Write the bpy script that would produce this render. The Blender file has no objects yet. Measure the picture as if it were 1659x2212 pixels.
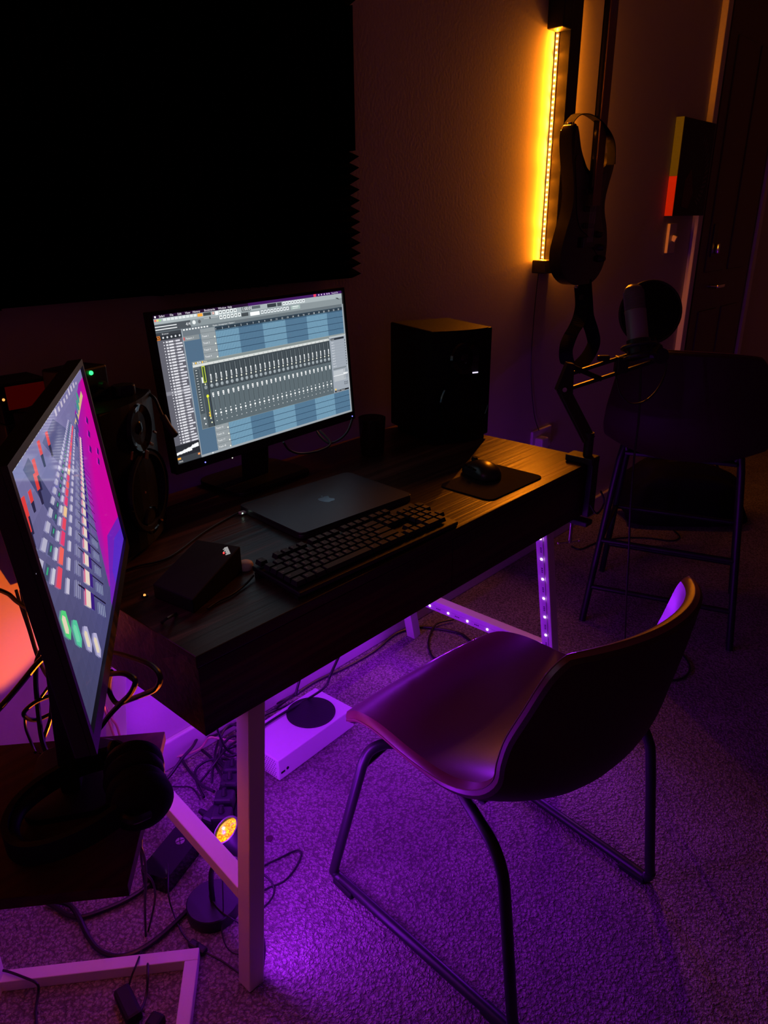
import bpy, bmesh, math, random
from mathutils import Vector, Matrix, Euler
PI = math.pi
random.seed(7)
S = bpy.context.scene
COL = S.collection

# ------------------------------------------------------------------ camera, world, exposure
cam_d = bpy.data.cameras.new('camera')
cam_o = bpy.data.objects.new('camera', cam_d)
COL.objects.link(cam_o)
F_PX, YAW, PITCH, ROLL = 1577.6949, 0.8334, 0.3816, -0.0093
fw = Vector((math.sin(YAW) * math.cos(PITCH), math.cos(YAW) * math.cos(PITCH), -math.sin(PITCH)))
rt = Vector((math.cos(YAW), -math.sin(YAW), 0))
up = rt.cross(fw)
rt2 = rt * math.cos(ROLL) + up * math.sin(ROLL)
up2 = up * math.cos(ROLL) - rt * math.sin(ROLL)
cam_o.matrix_world = Matrix(((rt2.x, up2.x, -fw.x, -0.4817), (rt2.y, up2.y, -fw.y, -0.8065), (rt2.z, up2.z, -fw.z, 1.3333), (0, 0, 0, 1)))
cam_d.sensor_fit = 'HORIZONTAL'
cam_d.sensor_width = 36
cam_d.lens = F_PX / 1659 * 36
cam_d.clip_start = 0.02
S.camera = cam_o
w = bpy.data.worlds.new('night')
S.world = w
w.use_nodes = True
w.node_tree.nodes['Background'].inputs[0].default_value = (0.3, 0.12, 0.2, 1)
w.node_tree.nodes['Background'].inputs[1].default_value = 0.004
S.view_settings.view_transform = 'Standard'
S.view_settings.look = 'None'
S.view_settings.exposure = 0
S.view_settings.gamma = 1
S.view_settings.use_curve_mapping = False
try:
    S.cycles.use_denoising = True
    S.cycles.sample_clamp_indirect = 4
    S.cycles.max_bounces = 8
except Exception:
    pass
VIOLET = (0.32, 0.012, 1.0)
AMBER = (1.0, 0.235, 0.006)
SUNSET = (1.0, 0.15, 0.002)
P_VIOLET = 0.26      # watts of each violet diode
P_AMBER = 0.13        # watts of each amber diode
P_SUNSET = 30.0       # the sunset lamp

def lin(r, g, b):
    f = lambda c: (c / 255) / 12.92 if c / 255 <= 0.04045 else ((c / 255 + 0.055) / 1.055) ** 2.4
    return (f(r), f(g), f(b), 1)

# ------------------------------------------------------------------ materials
MATS = {}
def mat(name, col, rough=0.5, metal=0.0, spec=0.5, emit=None, es=0.0, coat=0.0, trans=0.0, alpha=1.0):
    m = bpy.data.materials.new(name)
    m.use_nodes = True
    b = m.node_tree.nodes['Principled BSDF']
    b.inputs['Base Color'].default_value = (*col[:3], 1)
    b.inputs['Roughness'].default_value = rough
    b.inputs['Metallic'].default_value = metal
    b.inputs['Specular IOR Level'].default_value = spec
    b.inputs['Coat Weight'].default_value = coat
    b.inputs['Coat Roughness'].default_value = 0.08
    b.inputs['Transmission Weight'].default_value = trans
    b.inputs['Alpha'].default_value = alpha
    if emit:
        b.inputs['Emission Color'].default_value = (*emit[:3], 1)
        b.inputs['Emission Strength'].default_value = es
    MATS[name] = m
    return m

def nt(m):
    return m.node_tree.nodes, m.node_tree.links, m.node_tree.nodes['Principled BSDF']

def add_noise(m, scale=(50, 50, 50), c1=None, c2=None, bump=0.0, dist=0.002, detail=3, lo=0.35, hi=0.65, rough=None, kind='ShaderNodeTexNoise'):
    n, l, b = nt(m)
    tc = n.new('ShaderNodeTexCoord'); mp = n.new('ShaderNodeMapping')
    mp.inputs['Scale'].default_value = scale
    l.new(tc.outputs['Object'], mp.inputs['Vector'])
    t = n.new(kind)
    if kind == 'ShaderNodeTexNoise':
        t.inputs['Scale'].default_value = 1; t.inputs['Detail'].default_value = detail
        out = t.outputs['Fac']
    else:
        t.inputs['Scale'].default_value = 1
        out = t.outputs['Distance']
    l.new(mp.outputs[0], t.inputs['Vector'])
    if c1:
        r = n.new('ShaderNodeValToRGB')
        r.color_ramp.elements[0].position = lo; r.color_ramp.elements[0].color = (*c1[:3], 1)
        r.color_ramp.elements[1].position = hi; r.color_ramp.elements[1].color = (*c2[:3], 1)
        l.new(out, r.inputs[0]); l.new(r.outputs[0], b.inputs['Base Color'])
    if rough:
        mr = n.new('ShaderNodeMapRange')
        mr.inputs['To Min'].default_value = rough[0]; mr.inputs['To Max'].default_value = rough[1]
        l.new(out, mr.inputs[0]); l.new(mr.outputs[0], b.inputs['Roughness'])
    if bump:
        bp = n.new('ShaderNodeBump'); bp.inputs['Strength'].default_value = bump; bp.inputs['Distance'].default_value = dist
        l.new(out, bp.inputs['Height']); l.new(bp.outputs[0], b.inputs['Normal'])
    return t

wall_m = mat('painted_wall', (0.50, 0.46, 0.43), 0.75, spec=0.3)
add_noise(wall_m, (110, 110, 110), bump=0.22, dist=0.0012, detail=4)
ceil_m = mat('ceiling_paint', (0.5, 0.5, 0.5), 0.9)
gloss_white = mat('white_gloss_paint', (0.62, 0.58, 0.55), 0.4)
door_m = mat('door_paint', (0.10, 0.055, 0.045), 0.5)
carpet = mat('carpet', (0.3, 0.27, 0.25), 0.95, spec=0.1)
def build_carpet(m):
    n, l, b = nt(m)
    tc = n.new('ShaderNodeTexCoord')
    def tex(kind, sc, **kw):
        t = n.new(kind); t.inputs['Scale'].default_value = sc
        for k, v in kw.items(): t.inputs[k].default_value = v
        l.new(tc.outputs['Object'], t.inputs['Vector'])
        return t
    wob = tex('ShaderNodeTexNoise', 90, Detail=2)
    mix = n.new('ShaderNodeVectorMath'); mix.operation = 'MULTIPLY_ADD'
    mix.inputs[1].default_value = (0.012, 0.012, 0.012)
    l.new(wob.outputs['Color'], mix.inputs[0]); l.new(tc.outputs['Object'], mix.inputs[2])
    v = n.new('ShaderNodeTexVoronoi'); v.inputs['Scale'].default_value = 150; l.new(mix.outputs[0], v.inputs['Vector'])
    fine = tex('ShaderNodeTexNoise', 420, Detail=2)
    big = tex('ShaderNodeTexNoise', 5, Detail=3)
    inv = n.new('ShaderNodeMath'); inv.operation = 'MULTIPLY_ADD'; inv.inputs[1].default_value = -1.0; inv.inputs[2].default_value = 1.0
    l.new(v.outputs['Distance'], inv.inputs[0])
    ad = n.new('ShaderNodeMath'); ad.operation = 'MULTIPLY_ADD'; ad.inputs[1].default_value = 0.7
    l.new(fine.outputs['Fac'], ad.inputs[0]); l.new(inv.outputs[0], ad.inputs[2])
    r = n.new('ShaderNodeValToRGB')
    r.color_ramp.elements[0].position = 0.45; r.color_ramp.elements[0].color = (0.20, 0.175, 0.16, 1)
    r.color_ramp.elements[1].position = 1.05 if False else 1.0; r.color_ramp.elements[1].color = (0.60, 0.54, 0.50, 1)
    sc = n.new('ShaderNodeMath'); sc.operation = 'MULTIPLY'; sc.inputs[1].default_value = 0.72
    l.new(ad.outputs[0], sc.inputs[0]); l.new(sc.outputs[0], r.inputs[0])
    mr = n.new('ShaderNodeMapRange'); mr.inputs['From Min'].default_value = 0.3; mr.inputs['From Max'].default_value = 0.7
    mr.inputs['To Min'].default_value = 0.8; mr.inputs['To Max'].default_value = 1.1
    l.new(big.outputs['Fac'], mr.inputs[0])
    mx = n.new('ShaderNodeMix'); mx.data_type = 'RGBA'; mx.blend_type = 'MULTIPLY'; mx.inputs[0].default_value = 1
    l.new(r.outputs[0], mx.inputs[6]); l.new(mr.outputs[0], mx.inputs[7])
    l.new(mx.outputs[2], b.inputs['Base Color'])
    bp = n.new('ShaderNodeBump'); bp.inputs['Strength'].default_value = 1.0; bp.inputs['Distance'].default_value = 0.006
    l.new(ad.outputs[0], bp.inputs['Height']); l.new(bp.outputs[0], b.inputs['Normal'])
build_carpet(carpet)

wood = mat('dark_walnut_veneer', (0.05, 0.03, 0.022), 0.36, spec=0.45)
def build_wood(m, c1, c2, bump=0.5, sx=1.2, sy=75):
    n, l, b = nt(m)
    tc = n.new('ShaderNodeTexCoord'); mp = n.new('ShaderNodeMapping'); mp.inputs['Scale'].default_value = (sx, sy, sy)
    l.new(tc.outputs['Object'], mp.inputs['Vector'])
    t = n.new('ShaderNodeTexNoise'); t.inputs['Scale'].default_value = 1; t.inputs['Detail'].default_value = 4; t.inputs['Distortion'].default_value = 0.4
    l.new(mp.outputs[0], t.inputs['Vector'])
    mp2 = n.new('ShaderNodeMapping'); mp2.inputs['Scale'].default_value = (0.25, 17, 17)
    l.new(tc.outputs['Object'], mp2.inputs['Vector'])
    t2 = n.new('ShaderNodeTexVoronoi'); t2.inputs['Scale'].default_value = 1
    t2.inputs['Randomness'].default_value = 0.6
    l.new(mp2.outputs[0], t2.inputs['Vector'])
    sep = n.new('ShaderNodeSeparateColor'); l.new(t2.outputs['Color'], sep.inputs[0])
    r = n.new('ShaderNodeValToRGB')
    r.color_ramp.elements[0].position = 0.3; r.color_ramp.elements[0].color = (*c1, 1)
    r.color_ramp.elements[1].position = 0.7; r.color_ramp.elements[1].color = (*c2, 1)
    l.new(t.outputs['Fac'], r.inputs[0])
    mr = n.new('ShaderNodeMapRange'); mr.inputs['To Min'].default_value = 0.5; mr.inputs['To Max'].default_value = 1.8
    l.new(sep.outputs[0], mr.inputs[0])
    mx = n.new('ShaderNodeMix'); mx.data_type = 'RGBA'; mx.blend_type = 'MULTIPLY'; mx.inputs[0].default_value = 1
    l.new(r.outputs[0], mx.inputs[6]); l.new(mr.outputs[0], mx.inputs[7]); l.new(mx.outputs[2], b.inputs['Base Color'])
    bp = n.new('ShaderNodeBump'); bp.inputs['Strength'].default_value = bump; bp.inputs['Distance'].default_value = 0.0012
    l.new(t.outputs['Fac'], bp.inputs['Height']); l.new(bp.outputs[0], b.inputs['Normal'])
build_wood(wood, (0.026, 0.012, 0.009), (0.085, 0.040, 0.028), bump=0.9, sy=95)
table_wood = mat('side_table_veneer', (0.03, 0.012, 0.009), 0.6, spec=0.2)
add_noise(table_wood, (3, 60, 60), c1=(0.05, 0.014, 0.010), c2=(0.09, 0.028, 0.02), bump=0.1)
white_metal = mat('white_powder_coated_steel', (0.78, 0.74, 0.74), 0.45)
black_metal = mat('black_powder_coated_steel', (0.012, 0.012, 0.013), 0.4)
black_plastic = mat('black_plastic', (0.010, 0.010, 0.011), 0.45)
matt_black = mat('matt_black_plastic', (0.008, 0.008, 0.008), 0.7, spec=0.25)
gloss_black = mat('gloss_black', (0.006, 0.006, 0.007), 0.10)
speaker_black = mat('speaker_satin_black', (0.006, 0.006, 0.007), 0.5, spec=0.15)
rubber = mat('black_rubber', (0.012, 0.012, 0.012), 0.6, spec=0.3)
cable_m = mat('black_cable', (0.014, 0.013, 0.013), 0.4)
pink_cable_m = mat('pale_cable', (0.55, 0.28, 0.25), 0.5)
foam_m = mat('charcoal_foam', (0.004, 0.004, 0.005), 1.0, spec=0.0)
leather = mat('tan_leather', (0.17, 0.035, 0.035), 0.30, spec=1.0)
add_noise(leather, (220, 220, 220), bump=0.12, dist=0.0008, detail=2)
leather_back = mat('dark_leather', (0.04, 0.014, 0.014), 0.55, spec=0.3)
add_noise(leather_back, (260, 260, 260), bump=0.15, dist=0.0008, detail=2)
stitch_m = mat('stitching', (0.20, 0.09, 0.06), 0.7)
chrome = mat('chrome', (0.7, 0.7, 0.7), 0.15, metal=1)
brass = mat('brass_pole', (0.5, 0.36, 0.18), 0.35, metal=1)
white_plastic = mat('white_plastic', (0.75, 0.72, 0.72), 0.4)
dark_grey = mat('dark_grey_metal', (0.05, 0.05, 0.06), 0.35, metal=0.3)
laptop_m = mat('space_grey_aluminium', (0.10, 0.105, 0.115), 0.42, metal=0.7)
logo_m = mat('laptop_logo', (0.30, 0.31, 0.33), 0.25, metal=0.8)
pad_m = mat('mouse_mat_cloth', (0.018, 0.015, 0.017), 0.9, spec=0.1)
key_m = mat('keycap', (0.016, 0.015, 0.018), 0.5, spec=0.3)
legend_m = mat('key_legend', (0.55, 0.52, 0.6), 0.6)
glass_m = mat('smoked_glass', (0.10, 0.06, 0.05), 0.05, trans=0.85)
mic_body = mat('microphone_body', (0.26, 0.23, 0.26), 0.42, metal=0.15)
mic_mesh = mat('microphone_mesh', (0.30, 0.27, 0.30), 0.35, metal=0.4)
tape_m = mat('led_tape', (0.7, 0.62, 0.7), 0.5)
print_m = mat('dark_print', (0.05, 0.03, 0.08), 0.6)
strap_m = mat('woven_strap', (0.010, 0.010, 0.011), 0.8, spec=0.15)
guitar_m = mat('guitar_gloss_black', (0.008, 0.007, 0.007), 0.12)
guard_m = mat('pickguard', (0.06, 0.045, 0.04), 0.3)
maple = mat('neck_maple', (0.22, 0.12, 0.06), 0.35)
grille_m = mat('speaker_cone', (0.005, 0.005, 0.006), 0.6, spec=0.2)
glint_m = mat('copper_glint', (0.35, 0.17, 0.07), 0.3, metal=1)
green_led = mat('green_light', (0, 0, 0), emit=(0.02, 1, 0.12), es=4)
blue_led = mat('blue_light', (0, 0, 0), emit=(0.15, 0.15, 1), es=3)
white_led = mat('white_light', (0, 0, 0), emit=(0.8, 0.75, 1), es=1.2)
amber_led = mat('amber_light', (0, 0, 0), emit=(1, 0.35, 0.08), es=1.6)
red_led = mat('red_light', (0, 0, 0), emit=(1, 0.03, 0.03), es=4)
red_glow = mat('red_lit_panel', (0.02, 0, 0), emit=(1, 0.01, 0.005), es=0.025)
violet_diode = mat('violet_diode', (0.8, 0.8, 0.8), 0.4, emit=(0.75, 0.42, 1.0), es=9)
amber_diode = mat('amber_diode', (0.8, 0.8, 0.7), 0.4, emit=(1.0, 0.62, 0.12), es=9)
switch_m = mat('switch_white', (0.7, 0.62, 0.55), 0.4)
green_paint = mat('green_painted_edge', (0.12, 0.20, 0.03), 0.6)
red_paint = mat('red_painted_edge', (0.75, 0.035, 0.02), 0.6)
canvas_m = mat('dark_painted_canvas', (0.02, 0.02, 0.012), 0.7)
orange_paint = mat('dark_orange_paint', (0.10, 0.025, 0.008), 0.7)
grey_paint = mat('grey_paint', (0.10, 0.09, 0.085), 0.7)
lens_m = mat('sunset_lens', (0.1, 0.05, 0), 0.2, emit=(1, 0.42, 0.01), es=1.5)
def build_lens(m):
    n, l, b = nt(m)
    tc = n.new('ShaderNodeTexCoord'); t = n.new('ShaderNodeTexNoise'); t.inputs['Scale'].default_value = 260; t.inputs['Detail'].default_value = 3
    l.new(tc.outputs['Object'], t.inputs['Vector'])
    r = n.new('ShaderNodeValToRGB')
    r.color_ramp.elements[0].position = 0.42; r.color_ramp.elements[0].color = (0.75, 0.13, 0.003, 1)
    r.color_ramp.elements[1].position = 0.62; r.color_ramp.elements[1].color = (1.0, 0.62, 0.01, 1)
    l.new(t.outputs['Fac'], r.inputs[0]); l.new(r.outputs[0], b.inputs['Emission Color'])
build_lens(lens_m)

def screen_mat(name, strength, rough=0.12):
    m = mat(name, (0.004, 0.004, 0.004), rough)
    n, l, b = nt(m)
    a = n.new('ShaderNodeAttribute'); a.attribute_name = 'Col'
    l.new(a.outputs['Color'], b.inputs['Emission Color'])
    b.inputs['Emission Strength'].default_value = strength
    return m
screen_a = screen_mat('lit_screen_picture', 1.15, 0.25)
screen_b = screen_mat('lit_glossy_screen_picture', 1.05, 0.06)

# ------------------------------------------------------------------ geometry helpers
class T:
    """a thing: an Empty at its base"""
    def __init__(s, o, m): s.o = o; s.m = m; s.i = m.inverted()
def thing(name, label, cat, loc=(0, 0, 0), rz=0.0, group=None):
    o = bpy.data.objects.new(name, None); COL.objects.link(o)
    o.location = loc; o.rotation_euler = (0, 0, rz); o.empty_display_size = 0.05
    o['label'] = label; o['category'] = cat
    if group: o['group'] = group
    return T(o, Matrix.LocRotScale(Vector(loc), Euler((0, 0, rz)), None))
def finish(bm, name, m, smooth=False):
    me = bpy.data.meshes.new(name)
    bmesh.ops.recalc_face_normals(bm, faces=bm.faces) if not getattr(bm, 'keepn', False) else None
    if smooth:
        for f in bm.faces: f.smooth = True
    bm.to_mesh(me); bm.free()
    for x in (m if isinstance(m, (list, tuple)) else [m]): me.materials.append(x)
    return me
def obj(name, bm, m, parent=None, local=False, smooth=False, label=None, keepn=False):
    """parent: T (bm in world coordinates unless local) or a mesh object (bm in the same frame as that object)"""
    if isinstance(parent, T) and not local: bm.transform(parent.i)
    me = bpy.data.meshes.new(name)
    if not keepn: bmesh.ops.recalc_face_normals(bm, faces=bm.faces)
    if smooth:
        for f in bm.faces: f.smooth = True
    bm.to_mesh(me); bm.free()
    for x in (m if isinstance(m, (list, tuple)) else [m]): me.materials.append(x)
    if smooth == 'auto' or smooth is True:
        try: me.set_sharp_from_angle(angle=math.radians(40))
        except Exception: pass
    o = bpy.data.objects.new(name, me); COL.objects.link(o)
    if parent is not None: o.parent = parent.o if isinstance(parent, T) else parent
    if label: o['label'] = label
    return o
def sub(name, bm, m, parent_obj, root, smooth=False, label=None):
    """a sub-part of parent_obj, given in world coordinates, root being the thing"""
    bm.transform(root.i)
    return obj(name, bm, m, parent_obj, smooth=smooth, label=label)
def tag(o, label, cat, group=None):
    o['label'] = label; o['category'] = cat
    if group: o['group'] = group
    return o
def struct(o): o['kind'] = 'structure'; return o
def NB(): return bmesh.new()
def rotz(a): return Matrix.Rotation(a, 4, 'Z')
def box(bm, c, s, R=None, bev=0.0, seg=2, mi=0):
    r = bmesh.ops.create_cube(bm, size=1.0)
    vs = r['verts']
    M = Matrix.Translation(c) @ (R if R is not None else Matrix.Identity(4)) @ Matrix.Diagonal((s[0], s[1], s[2], 1))
    bmesh.ops.transform(bm, matrix=M, verts=vs)
    fs = {f for v in vs for f in v.link_faces}
    if bev > 0:
        es = {e for v in vs for e in v.link_edges}
        rr = bmesh.ops.bevel(bm, geom=list(es), offset=bev, segments=seg, profile=0.5, affect='EDGES')
        fs = set(rr['faces']) | {f for f in fs if f.is_valid}
    for f in fs:
        if f.is_valid: f.material_index = mi
    return bm
def bx(x0, x1, y0, y1, z0, z1, bev=0.0, bm=None, mi=0):
    bm = bm or NB()
    return box(bm, ((x0 + x1) / 2, (y0 + y1) / 2, (z0 + z1) / 2), (abs(x1 - x0), abs(y1 - y0), abs(z1 - z0)), bev=bev, mi=mi)
def frame_of(d):
    d = Vector(d).normalized()
    a = Vector((0, 0, 1)) if abs(d.z) < 0.9 else Vector((1, 0, 0))
    x = a.cross(d).normalized(); y = d.cross(x)
    return x, y, d
def bar(bm, p0, p1, w, h, upv=(0, 0, 1), bev=0.0, mi=0):
    """rectangular bar between two points; h along upv-ish, w across"""
    p0 = Vector(p0); p1 = Vector(p1); d = (p1 - p0)
    L = d.length; d.normalize(); u = Vector(upv); s = d.cross(u).normalized(); u = s.cross(d)
    R = Matrix((( s.x, d.x, u.x, 0), (s.y, d.y, u.y, 0), (s.z, d.z, u.z, 0), (0, 0, 0, 1)))
    return box(bm, (p0 + p1) / 2, (w, L, h), R, bev=bev, mi=mi)
def cyl(bm, p0, p1, r0, r1=None, seg=24, mi=0, caps=True):
    p0 = Vector(p0); p1 = Vector(p1); r1 = r0 if r1 is None else r1
    x, y, d = frame_of(p1 - p0)
    a = [bm.verts.new(p0 + (x * math.cos(t) + y * math.sin(t)) * r0) for t in [2 * PI * i / seg for i in range(seg)]]
    b = [bm.verts.new(p1 + (x * math.cos(t) + y * math.sin(t)) * r1) for t in [2 * PI * i / seg for i in range(seg)]]
    for i in range(seg):
        f = bm.faces.new((a[i], a[(i + 1) % seg], b[(i + 1) % seg], b[i])); f.material_index = mi
    if caps:
        bm.faces.new(a[::-1]).material_index = mi; bm.faces.new(b).material_index = mi
    return bm
def lathe(bm, o, axis, prof, seg=32, mi=0):
    """prof: list of (distance along axis, radius)"""
    o = Vector(o); x, y, d = frame_of(axis)
    rings = []
    for (h, r) in prof:
        if r < 1e-6: rings.append([bm.verts.new(o + d * h)])
        else: rings.append([bm.verts.new(o + d * h + (x * math.cos(2 * PI * i / seg) + y * math.sin(2 * PI * i / seg)) * r) for i in range(seg)])
    for A, B in zip(rings, rings[1:]):
        for i in range(seg):
            j = (i + 1) % seg
            if len(A) == 1 and len(B) == 1: continue
            if len(A) == 1: f = bm.faces.new((A[0], B[i], B[j]))
            elif len(B) == 1: f = bm.faces.new((A[i], A[j], B[0]))
            else: f = bm.faces.new((A[i], A[j], B[j], B[i]))
            f.material_index = mi
    return bm
def spline(pts, n=8, closed=False):
    P = [Vector(p) for p in pts]
    out = []
    m = len(P)
    rng = range(m) if closed else range(m - 1)
    for i in rng:
        if closed: p0, p1, p2, p3 = P[(i - 1) % m], P[i], P[(i + 1) % m], P[(i + 2) % m]
        else: p0, p1, p2, p3 = P[max(i - 1, 0)], P[i], P[i + 1], P[min(i + 2, m - 1)]
        for k in range(n):
            t = k / n
            out.append(0.5 * ((2 * p1) + (p2 - p0) * t + (2 * p0 - 5 * p1 + 4 * p2 - p3) * t * t + (3 * p1 - p0 - 3 * p2 + p3) * t ** 3))
    if not closed: out.append(P[-1])
    return out
def tube(bm, pts, r, seg=8, n=6, closed=False, smooth_path=True, mi=0):
    path = spline(pts, n, closed) if smooth_path else [Vector(p) for p in pts]
    m = len(path)
    rings = []
    prev = None
    for i, p in enumerate(path):
        if closed: d = path[(i + 1) % m] - path[i - 1]
        else: d = path[min(i + 1, m - 1)] - path[max(i - 1, 0)]
        if d.length < 1e-9: d = Vector((0, 0, 1))
        d.normalize()
        if prev is None: x, y, _ = frame_of(d)
        else:
            x = prev - d * prev.dot(d)
            if x.length < 1e-6: x, y, _ = frame_of(d)
            x.normalize(); y = d.cross(x)
        prev = x
        rr = r[min(i * len(r) // m, len(r) - 1)] if isinstance(r, list) else r
        rings.append([bm.verts.new(p + (x * math.cos(2 * PI * k / seg) + y * math.sin(2 * PI * k / seg)) * rr) for k in range(seg)])
    for a in range(m if closed else m - 1):
        A, B = rings[a], rings[(a + 1) % m]
        for k in range(seg):
            f = bm.faces.new((A[k], A[(k + 1) % seg], B[(k + 1) % seg], B[k])); f.material_index = mi
    if not closed:
        bm.faces.new(rings[0][::-1]).material_index = mi; bm.faces.new(rings[-1]).material_index = mi
    return bm
def ribbon(bm, pts, width, thick, side, n=8):
    """flat strap along pts, wide along side vectors (one per point or one for all)"""
    path = spline(pts, n)
    sides = [Vector(s) for s in side] if isinstance(side[0], (tuple, list, Vector)) else None
    ss = spline(sides, n) if sides else [Vector(side)] * len(path)
    rings = []
    for i, p in enumerate(path):
        d = (path[min(i + 1, len(path) - 1)] - path[max(i - 1, 0)]).normalized()
        s = ss[i] - d * ss[i].dot(d); s.normalize(); u = d.cross(s)
        a, b = s * width / 2, u * thick / 2
        rings.append([bm.verts.new(p + q) for q in (a + b, -a + b, -a - b, a - b)])
    for A, B in zip(rings, rings[1:]):
        for k in range(4): bm.faces.new((A[k], A[(k + 1) % 4], B[(k + 1) % 4], B[k]))
    bm.faces.new(rings[0]); bm.faces.new(rings[-1][::-1])
    return bm
def prism(bm, outline, M, depth, mi=0, bev=0.0):
    """2-D outline (x, y) extruded 0..depth along z, placed by matrix M"""
    a = [bm.verts.new(M @ Vector((x, y, 0))) for x, y in outline]
    b = [bm.verts.new(M @ Vector((x, y, depth))) for x, y in outline]
    n = len(a)
    fs = [bm.faces.new(a[::-1]), bm.faces.new(b)]
    for i in range(n): fs.append(bm.faces.new((a[i], a[(i + 1) % n], b[(i + 1) % n], b[i])))
    for f in fs: f.material_index = mi
    if bev:
        es = set(fs[0].edges) | set(fs[1].edges)
        bmesh.ops.bevel(bm, geom=list(es), offset=bev, segments=2, profile=0.5, affect='EDGES')
    return bm
def rrect(w, h, r, n=5):
    out = []
    for cx, cy, a0 in ((w / 2 - r, h / 2 - r, 0), (-w / 2 + r, h / 2 - r, PI / 2), (-w / 2 + r, -h / 2 + r, PI), (w / 2 - r, -h / 2 + r, 1.5 * PI)):
        for k in range(n + 1):
            a = a0 + PI / 2 * k / n
            out.append((cx + r * math.cos(a), cy + r * math.sin(a)))
    return out
def sphere(bm, c, r, sx=1, sy=1, sz=1, u=16, v=10, mi=0):
    rr = bmesh.ops.create_uvsphere(bm, u_segments=u, v_segments=v, radius=r)
    bmesh.ops.transform(bm, matrix=Matrix.Translation(c) @ Matrix.Diagonal((sx, sy, sz, 1)), verts=rr['verts'])
    for vv in rr['verts']:
        for f in vv.link_faces: f.material_index = mi
    return bm
TXT = {}
def text_mesh(s):
    if s in TXT: return TXT[s]
    cu = bpy.data.curves.new('t', 'FONT'); cu.body = s; cu.size = 1; cu.resolution_u = 2
    o = bpy.data.objects.new('t', cu); COL.objects.link(o)
    dg = bpy.context.evaluated_depsgraph_get()
    me = bpy.data.meshes.new_from_object(o.evaluated_get(dg))
    bpy.data.objects.remove(o); bpy.data.curves.remove(cu)
    d = ([tuple(v.co) for v in me.vertices], [tuple(p.vertices) for p in me.polygons])
    bpy.data.meshes.remove(me)
    TXT[s] = d
    return d
class Display:
    """a lit picture made of flat coloured pieces; u right, v down, both 0..1"""
    def __init__(s, w, h): s.w = w; s.h = h; s.v = []; s.f = []; s.c = []; s.k = 0
    def z(s): s.k += 1; return s.k * 2e-6
    def poly(s, pts, col, z=None):
        z = s.z() if z is None else z
        n = len(s.v)
        s.v += [((u - 0.5) * s.w, (0.5 - v) * s.h, z) for u, v in pts]
        s.f.append(tuple(range(n, n + len(pts)))); s.c.append(lin(*col))
    def rect(s, u0, v0, u1, v1, col, z=None): s.poly([(u0, v1), (u1, v1), (u1, v0), (u0, v0)], col, z)
    def disc(s, u, v, r, col, z=None, n=10):
        s.poly([(u + r * math.cos(-2 * PI * i / n) * s.h / s.w, v + r * math.sin(-2 * PI * i / n)) for i in range(n)], col, z)
    def text(s, u, v, size, body, col):
        z = s.z(); vs, fs = text_mesh(body); n = len(s.v)
        s.v += [((u - 0.5) * s.w + x * size * s.h, (0.5 - v) * s.h + y * size * s.h, z) for x, y, _ in vs]
        for f in fs: s.f.append(tuple(i + n for i in f)); s.c.append(lin(*col))
    def build(s, name, m, M, parent, root):
        me = bpy.data.meshes.new(name)
        MM = root.i @ M
        me.from_pydata([tuple(MM @ Vector(v)) for v in s.v], [], s.f)
        ca = me.color_attributes.new('Col', 'FLOAT_COLOR', 'CORNER')
        i = 0
        for p, c in zip(me.polygons, s.c):
            for _ in p.loop_indices: ca.data[i].color = c; i += 1
        me.materials.append(m)
        o = bpy.data.objects.new(name, me); COL.objects.link(o); o.parent = parent
        return o
def area_light(name, loc, direction, power, col, size, root=None, sy=None, spread=PI):
    d = bpy.data.lights.new(name, 'AREA'); d.energy = power; d.color = col
    d.shape = 'RECTANGLE' if sy else 'DISK'; d.size = size
    if sy: d.size_y = sy
    d.spread = spread
    o = bpy.data.objects.new(name, d); COL.objects.link(o)
    o.location = loc; o.rotation_euler = Vector(direction).to_track_quat('-Z', 'Y').to_euler()
    return o
# ================================================================== THE ROOM
X0, X1, Y0, YW, ZC = -0.74, 5.3, -2.6, 0.6545, 2.6
def plane_wall(name, bm, m): return struct(obj(name, bm, m))
plane_wall('floor', bx(X0, X1, Y0, YW, -0.05, 0.0), carpet)
plane_wall('ceiling', bx(X0, X1, Y0, YW, ZC, ZC + 0.05), ceil_m)
plane_wall('wall_back', bx(X0 - .1, X1 + .1, YW, YW + 0.1, -0.05, ZC + .05), wall_m)
plane_wall('wall_front', bx(X0 - .1, X1 + .1, Y0 - 0.1, Y0, -0.05, ZC + .05), wall_m)
plane_wall('wall_left', bx(X0 - 0.1, X0, Y0, YW, -0.05, ZC + .05), wall_m)
plane_wall('wall_right', bx(X1, X1 + 0.1, Y0, YW, -0.05, ZC + .05), wall_m)
plane_wall('baseboard_back', bx(X0, 3.39, YW - 0.016, YW, 0.0, 0.085, bev=0.004), gloss_white)
plane_wall('baseboard_left', bx(X0, X0 + 0.016, Y0, YW - 0.016, 0.0, 0.085, bev=0.004), gloss_white)
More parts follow.
